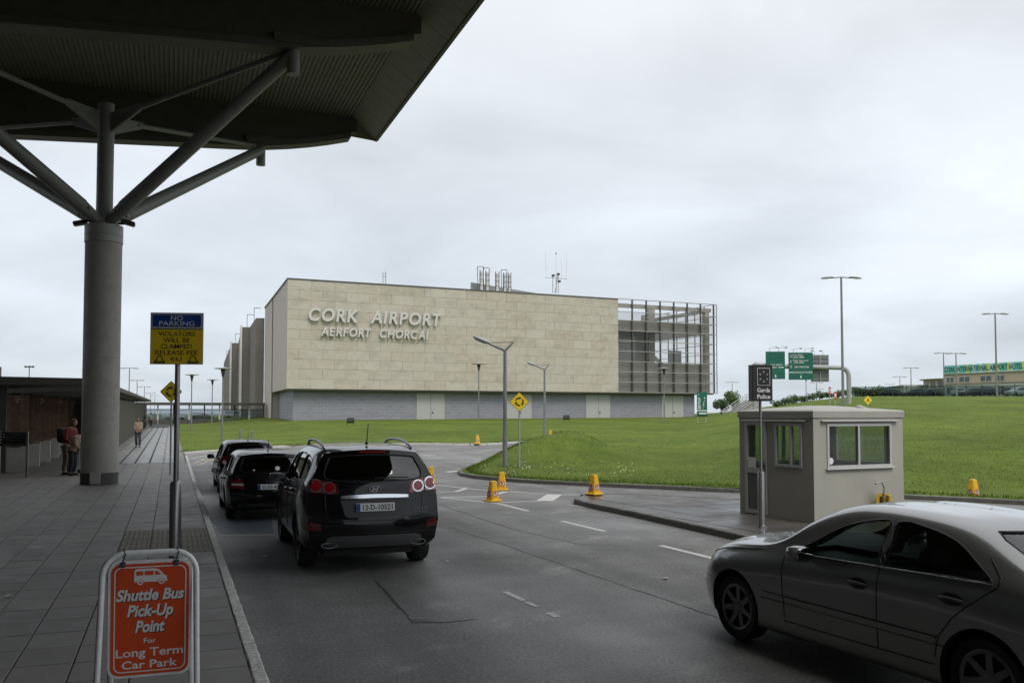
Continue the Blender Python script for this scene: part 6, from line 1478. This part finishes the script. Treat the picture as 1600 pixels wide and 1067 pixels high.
for ax in ('xz+', 'xz-'):
    patch(tree, [(.40,.50),(1.96,.50),(1.96,.55),(.38,.55)], ax, .008, .06, 'rubbing_strip', SILV, mc, th=.01)
    ch = MB(); seam(tree, [(2.0,.948),(1.5,.962),(.94,.976),(.4,.992),(-.06,1.002)], ax, None, None, None, r=.007, off=.003, mbx=ch); ch.build('chrome_waist_line', M('waist_chrome', (.55,.55,.55), .25, metal=.9, var=0), mc, 60)
    hl = patch(tree, sm([(3.02,.70),(3.12,.765),(3.25,.74),(3.31,.66),(3.25,.60),(3.12,.62)],3), ax, .004, .04, 'headlamp', CLR, mc, th=.02)
patch(tree, [(-.30,.52),(.30,.52),(.36,.72),(-.36,.72)], 'yz+', .006, .05, 'grille', TRIMD, mc, th=.02); patch(tree, [(-.55,.27),(.55,.27),(.55,.36),(-.55,.36)], 'yz+', .004, .06, 'lower_grille', TRIMD, mc, th=.02)
l = tree.ray_cast(Vector((3.26,0,3)), Vector((0,0,-1)))[0]
em = MB(); em.cyl(l, l+Vector((0,0,.035)), .012, .008, n=10); em.tube([l+Vector((0,.034*math.cos(a),.068+.034*math.sin(a))) for a in [k*math.pi/10 for k in range(20)]], .0035, 6, True)
for k in range(3): a = math.pi/2+k*2.0944; c = l+Vector((0,0,.068)); em.cyl(c, c+Vector((0,.034*math.cos(a),.034*math.sin(a))), .005, .0015, n=6)
em.build('bonnet_star', CHROME, mc, 60)
for s in (1, -1): patch(tree, [(s*.46,.78),(s*.72,.76),(s*.74,.90),(s*.52,.90)], 'yz-', .006, .04, 'tail_lamp', REDL, mc, th=.02)

# ---- distant parked cars (kept simple: a few pixels each)
def far_car(paint):
    t = thing('distant_car', None, 'car', (0,0,0)); fn = hatch(2.6,.85,.85,.87,1.45,.92); fx, fy, fz = fn
    vs, fs = cage(scale_cage(ST_SUV, fx, fy, fz), SUV['rb'], SUV['fb'], SUV['tx'], SUV['tz']); me = fix_normals(subsurf(vs, fs, 2)); bm = bmesh.new(); bm.from_mesh(me); gl = MB(); kill = []
    for f in bm.faces:
        c = f.calc_center_median()
        if c.z > .96 and c.z < 1.34 and abs(f.normal.z) < .75 and -.75 < c.x < 2.5: gl.add([tuple(v.co) for v in f.verts], [tuple(range(len(f.verts)))]); kill.append(f)
    bmesh.ops.delete(bm, geom=kill, context='FACES'); bm.to_mesh(me); bm.free(); me.materials.append(paint); me.shade_smooth(); obj('body', me, t)
    gl.build('glass', M('far_car_glass', (.02,.024,.026), .12, var=0), t, 50)
    for x in (0, 2.6):
        for s in (1, -1): MB().cyl((x,s*.70,.31),(x,s*.88,.31),.31,n=14).build('wheel', TYRE, t)
    return t
PC = [M('far_paint_navy', (.02,.03,.05), .3, coat=.6, var=0), M('far_paint_silver', (.30,.31,.32), .35, coat=.5, var=0), M('far_paint_white', (.55,.55,.55), .35, coat=.5, var=0), M('far_paint_dark', (.025,.03,.03), .3, coat=.5, var=0)]
protos = [far_car(p) for p in PC]; used = [False]*4
spots = [(1352,158,0,'dark navy car at the left end behind the green mesh fence'),(1388,156,3,'dark car parked behind the mesh fence left of the curved hotel wing'),(1442,152,0,'navy car behind the mesh fence below the start of the hotel sign'),(1466,151,3,'dark car behind the fence just right of a navy one'),(1497,148,1,'silver car behind the fence under the thin twin lamps'),
         (1527,145,3,'dark car behind the fence below the middle of the hotel'),(1551,143,0,'navy car behind the fence left of the tall right hand lamp'),(1578,141,3,'dark car behind the fence right of the tall right hand lamp'),(1602,139,1,'silver car behind the fence at the right edge of the photo')]
def put_far(i, loc, rz, lab, grp):
    c = protos[i] if not used[i] else copy_tree(protos[i]); used[i] = True; place(c, loc, rz, lab); c['group'] = grp
for u, Y, i, lab in spots:
    x = (u-800)/F*Y; put_far(i, (x, Y, LZ(x, Y)+.02), random.choice((.4, 2.0, 3.4)), lab, 'cars parked behind the hilltop fence')
for u, Y, i, lab in ((355,165,1,'silver car behind the glass screens below the grey flank'),(378,170,1,'pale silver car beside another one behind the glass screens'),(405,150,2,'white car parked at the foot of the limestone corner pier'),(306,175,3,'dark car behind the glass screens right of the NO PARKING pole'),(262,172,1,'silver car behind the far glass screens left of the pole')):
    x = (u-800)/F*Y; put_far(i, (x, Y, T(x, Y)+.1), .5 if i != 2 else -1.2, lab, 'cars parked beyond the glass screens')
# ------------------------------------------------------------------ people
SKIN = M('skin', (.40,.23,.16), .6, var=.05); HAIRB = M('hair_brown', (.045,.028,.018), .7)
def skin(name, J, E, R, mat, parent, root=0, level=2):
    me = bpy.data.meshes.new(name); me.from_pydata([tuple(p) for p in J], E, []); o = obj(name, me)
    bm = bmesh.new(); bm.from_mesh(me); L = bm.verts.layers.skin.verify(); bm.verts.ensure_lookup_table()
    for i, v in enumerate(bm.verts):
        r = R[i]; v[L].radius = (r, r) if not isinstance(r, tuple) else r; v[L].use_root = (i == root)
    bm.to_mesh(me); bm.free()
    o.modifiers.new('k', 'SKIN').use_smooth_shade = True; s = o.modifiers.new('s', 'SUBSURF'); s.levels = level; s.render_levels = level
    dg = bpy.context.evaluated_depsgraph_get(); m = bpy.data.meshes.new_from_object(o.evaluated_get(dg)); bpy.data.objects.remove(o); m.materials.clear(); m.materials.append(mat); m.shade_smooth(); m.name = name
    return obj(name, m, parent)
def person(label, loc, rz, H, pose, top, legs, hairm, shoes, extra=None):
    """faces -Y; pose: dict with hands (l, r), lean forward, stride"""
    t = thing('person', label, 'person', loc, rz); k = H/1.75; V = lambda x, y, z: Vector((x*k, y*k, z*k))
    ln = pose.get('lean', 0); st = pose.get('stride', 0)
    pel = V(0, 0, .95); che = V(0, -.28*ln, 1.30); neck = V(0, -.40*ln-.01, 1.47); hd = V(0, -.50*ln-.03, 1.62)
    J = [pel, V(0,-.12*ln,1.12), che, neck]; R = [(.145*k,.105*k), (.135*k,.10*k), (.165*k,.115*k), .058*k]; E = [(0,1),(1,2),(2,3)]
    arms = []
    for s in (-1, 1):
        sh = che+V(s*.175, .0, .085); ha = V(*pose['hands'][0 if s < 0 else 1]); mid = (sh+ha)/2; d = (ha-sh).length; be = max(0, (.56*k)**2-d*d)**.5*.42; el = mid+Vector((s*.25*be, .55*be, -.6*be)); 
        n = len(J); J += [sh, el, el.lerp(ha, .9), ha+(ha-el).normalized()*.03*k]; R += [.056*k,.043*k,.030*k,(.040*k,.022*k)]; E += [(2,n),(n,n+1),(n+1,n+2),(n+2,n+3)]; arms.append((sh, el, ha))
        hp = V(s*.09, 0, .90); kn = V(s*.095, -.05-.12*max(0, st*s), .50); an = V(s*.10, .03-.22*st*s, .085+.02*max(0,-st*s)); n = len(J); J += [hp, kn, an, an+V(0,-.14,-.045)]; R += [.088*k,.058*k,.040*k,(.04*k,.028*k)]; E += [(0,n),(n,n+1),(n+1,n+2),(n+2,n+3)]
    body = skin('body', J, E, R, SKIN, t)
    # fingers
    fg = MB()
    for i, (sh, el, ha) in enumerate(arms):
        d = (ha-el).normalized(); sd_ = d.cross(Vector((0,0,1))).normalized(); nn = sd_.cross(d)
        for j, (o_, ln_) in enumerate(((-.024,.062),(-.008,.074),(.008,.070),(.024,.056))):
            p = ha+d*.05*k+sd_*o_*k; fg.tube([p, p+d*ln_*.5*k-nn*.006*k, p+d*ln_*.85*k-nn*.025*k], [.009*k,.008*k,.006*k], 6)
        p = ha+sd_*.03*k+d*.01*k; fg.tube([p, p+(sd_*.6+d*.8).normalized()*.05*k], [.010*k,.007*k], 6)
    fg.build('fingers', SKIN, body, 60)
    # head with face
    h = MB(); hv = []; nu, nv = 16, 12
    for i in range(nv+1):
        th = math.pi*i/nv
        for j in range(nu):
            ph = 2*math.pi*j/nu; x, y, z = math.sin(th)*math.cos(ph), math.sin(th)*math.sin(ph), math.cos(th)
            jaw = 1-.28*max(0, -z)**1.3; q = V(x*.076*jaw, y*.098*(1-.12*max(0,-z))-.006*max(0,-z), z*.118); 
            if y < -.86 and -.45 < z < .12: q.y -= .016*k*(1-abs(z+.15)*2)
            hv.append(hd+q)
    h.add(hv, [(i*nu+j,(i+1)*nu+j,(i+1)*nu+(j+1)%nu,i*nu+(j+1)%nu) for i in range(nv) for j in range(nu)]); ho = h.build('head', SKIN, t, 60)
    f = MB(); f.cyl(hd+V(0,-.098,.012),hd+V(0,-.118,-.022),.009*k,.016*k,n=7); f.build('nose', SKIN, ho, 60)
    f = MB(); [f.ball(hd+V(s*.030,-.086,.018), .012*k,.008*k,.007*k,8,6) for s in (-1,1)]; f.build('eyes', M('eye_dark', (.03,.02,.015), .3), ho, 60)
    f = MB(); f.ball(hd+V(0,-.088,-.052), .024*k,.010*k,.006*k,8,6); f.build('mouth', M('lips', (.30,.12,.10), .6), ho, 60)
    f = MB(); [f.ball(hd+V(s*.078,.005,-.005), .012*k,.020*k,.030*k,8,6) for s in (-1,1)]; f.build('ear', SKIN, ho, 60)
    hr = MB(); vs = []; hl = pose.get('hair', .0)
    for i in range(9):
        th = math.pi*.62*i/8
        for j in range(nu):
            ph = 2*math.pi*j/nu; x, y, z = math.sin(th)*math.cos(ph), math.sin(th)*math.sin(ph), math.cos(th); cut = 1.0
            zz = z*.126; 
            if y < -.45 and z < .45: zz = max(zz, .058); 
            if y > -.1 and z < .2: zz -= hl*(.2-z)
            wob_ = 1+.05*mnoise.noise((x*4,y*4,z*4+rz)); vs.append(hd+V(x*.086*wob_, (y*.108+.004)*wob_, zz))
    hr.add(vs, [(i*nu+j,(i+1)*nu+j,(i+1)*nu+(j+1)%nu,i*nu+(j+1)%nu) for i in range(8) for j in range(nu)]); hr.build('hair', hairm, ho, 60)
    # jacket
    Jt = [V(0,.0,.90), V(0,-.11*ln,1.12), che, neck-V(0,0,.02)]; Rt = [(.178*k,.135*k), (.168*k,.13*k), (.19*k,.14*k), .072*k]; Et = [(0,1),(1,2),(2,3)]
    for sh, el, ha in arms: n = len(Jt); Jt += [sh, el, el.lerp(ha,.82)]; Rt += [.080*k,.064*k,.050*k]; Et += [(2,n),(n,n+1),(n+1,n+2)]
    skin('jacket', Jt, Et, Rt, top, t)
    Jl = [V(0,0,.96)]; Rl = [(.155*k,.12*k)]; El = []
    for s in (-1, 1): hp = V(s*.09,0,.86); kn = V(s*.098,-.05-.12*max(0,st*s),.50); an = V(s*.102,.03-.22*st*s,.10); n = len(Jl); Jl += [hp, kn, an]; Rl += [.105*k,.078*k,.068*k]; El += [(0,n),(n,n+1),(n+1,n+2)]
    skin('trousers', Jl, El, Rl, legs, t)
    for s in (-1, 1):
        an = V(s*.10,.03-.22*st*s,0); sh_ = MB(); sh_.ball(an+V(0,-.06,.045), .048*k,.135*k,.05*k,12,8); sh_.bbox(an.x-.045*k,an.x+.045*k,an.y-.19*k,an.y+.07*k,.0,.022*k,.008); sh_.build('shoe', shoes, t, 60)
    return t, arms, V
JR = M('jacket_red', (.16,.022,.020), .75, var=.12); JB = M('jacket_beige', (.30,.235,.17), .75, var=.1); TRK = M('trousers_khaki', (.15,.135,.10), .8, var=.1); TRD = M('trousers_dark', (.020,.020,.026), .8); TRJ = M('jeans_dark', (.035,.042,.055), .8, var=.2); SHD = M('shoe_dark', (.018,.016,.015), .6); GREYJ = M('jacket_grey', (.20,.19,.20), .8)
def gp2(u, v): p = G(u, v, PZ); 
def on_pav(u, v):
    z = PZ
    for _ in range(30): p = G(u, v, z); z = T(p.x, p.y)+PZ
    return Vector((p.x, p.y, z))
p = on_pav(104, 741.5)
t, arms, V = person('person in a dark red jacket with a dark backpack beside the concrete column', p, math.radians(72), 1.90, dict(hands=((-.16,-.30,.98),(.17,-.34,1.02)), lean=.45, hair=.02), JR, TRK, HAIRB, SHD)
bp_ = MB(); m = Matrix.Translation(V(0,.17,1.22)) @ Matrix.Rotation(math.radians(-14),4,'X'); bp_.bbox(-.17,.17,-.10,.13,-.26,.27,.08,3,mat=m); bp_.bbox(-.12,.12,.10,.19,-.20,.06,.04,2,mat=m); bpo = bp_.build('backpack', M('backpack_dark', (.020,.014,.014), .8), None, 40)
bpo.location = p; bpo.rotation_euler = (0,0,math.radians(72)); tag(bpo, 'dark backpack worn on the back of the person in the red jacket', 'backpack')
p = on_pav(113, 742.5)
person('person in a beige jacket and dark trousers bending over luggage by the column', p, math.radians(80), 1.60, dict(hands=((-.14,-.42,.98),(.14,-.44,.96)), lean=.75, hair=.06), JB, TRD, M('hair_reddish', (.075,.035,.02), .7), SHD)
# luggage trolley in front of them
p = on_pav(131, 739); lt = thing('luggage_trolley', 'steel luggage trolley with a dark suitcase half hidden behind the column', 'trolley', (p.x+.15, p.y+.25, p.z), math.radians(80))
mb = MB()
for x in (-.25,.25): mb.tube([(x,.35,.10),(x,.30,.95),(x,.28,1.0)], .016, 6); mb.tube([(x,.38,.12),(x,-.45,.12)], .016, 6)
mb.tube([(-.25,.28,1.0),(.25,.28,1.0)], .018, 6); mb.build('frame', GPNT, lt, 50)
for x, y in ((-.25,.3),(.25,.3),(0,-.4)): MB().cyl((x-.02,y,.06),(x+.02,y,.06),.06,n=12).build('wheel', TYRE, lt)
MB().bbox(-.24,.24,-.38,.16,.14,.62,.04,2).build('basket', M('trolley_dark', (.03,.03,.035), .6), lt, 40)
p = on_pav(215.5, 698.5); person('person in a beige top and dark jeans walking towards the camera on the pavement', p, math.radians(16), 1.74, dict(hands=((-.14,-.24,1.08),(.12,-.26,1.06)), lean=.05, stride=.45), JB, TRJ, HAIRB, SHD)
p = on_pav(235.5, 667.5); person('distant person in a grey top and black trousers walking away on the far pavement', p, math.radians(190), 1.72, dict(hands=((-.24,-.02,.82),(.24,-.06,.84)), stride=.4), GREYJ, TRD, HAIRB, SHD)
p = on_pav(226, 669.5); person('distant person in dark clothes standing by the walkway wall', p, math.radians(100), 1.74, dict(hands=((-.24,-.02,.82),(.24,-.06,.84)), stride=.2), M('jacket_dark', (.025,.022,.022), .8), TRD, HAIRB, SHD)
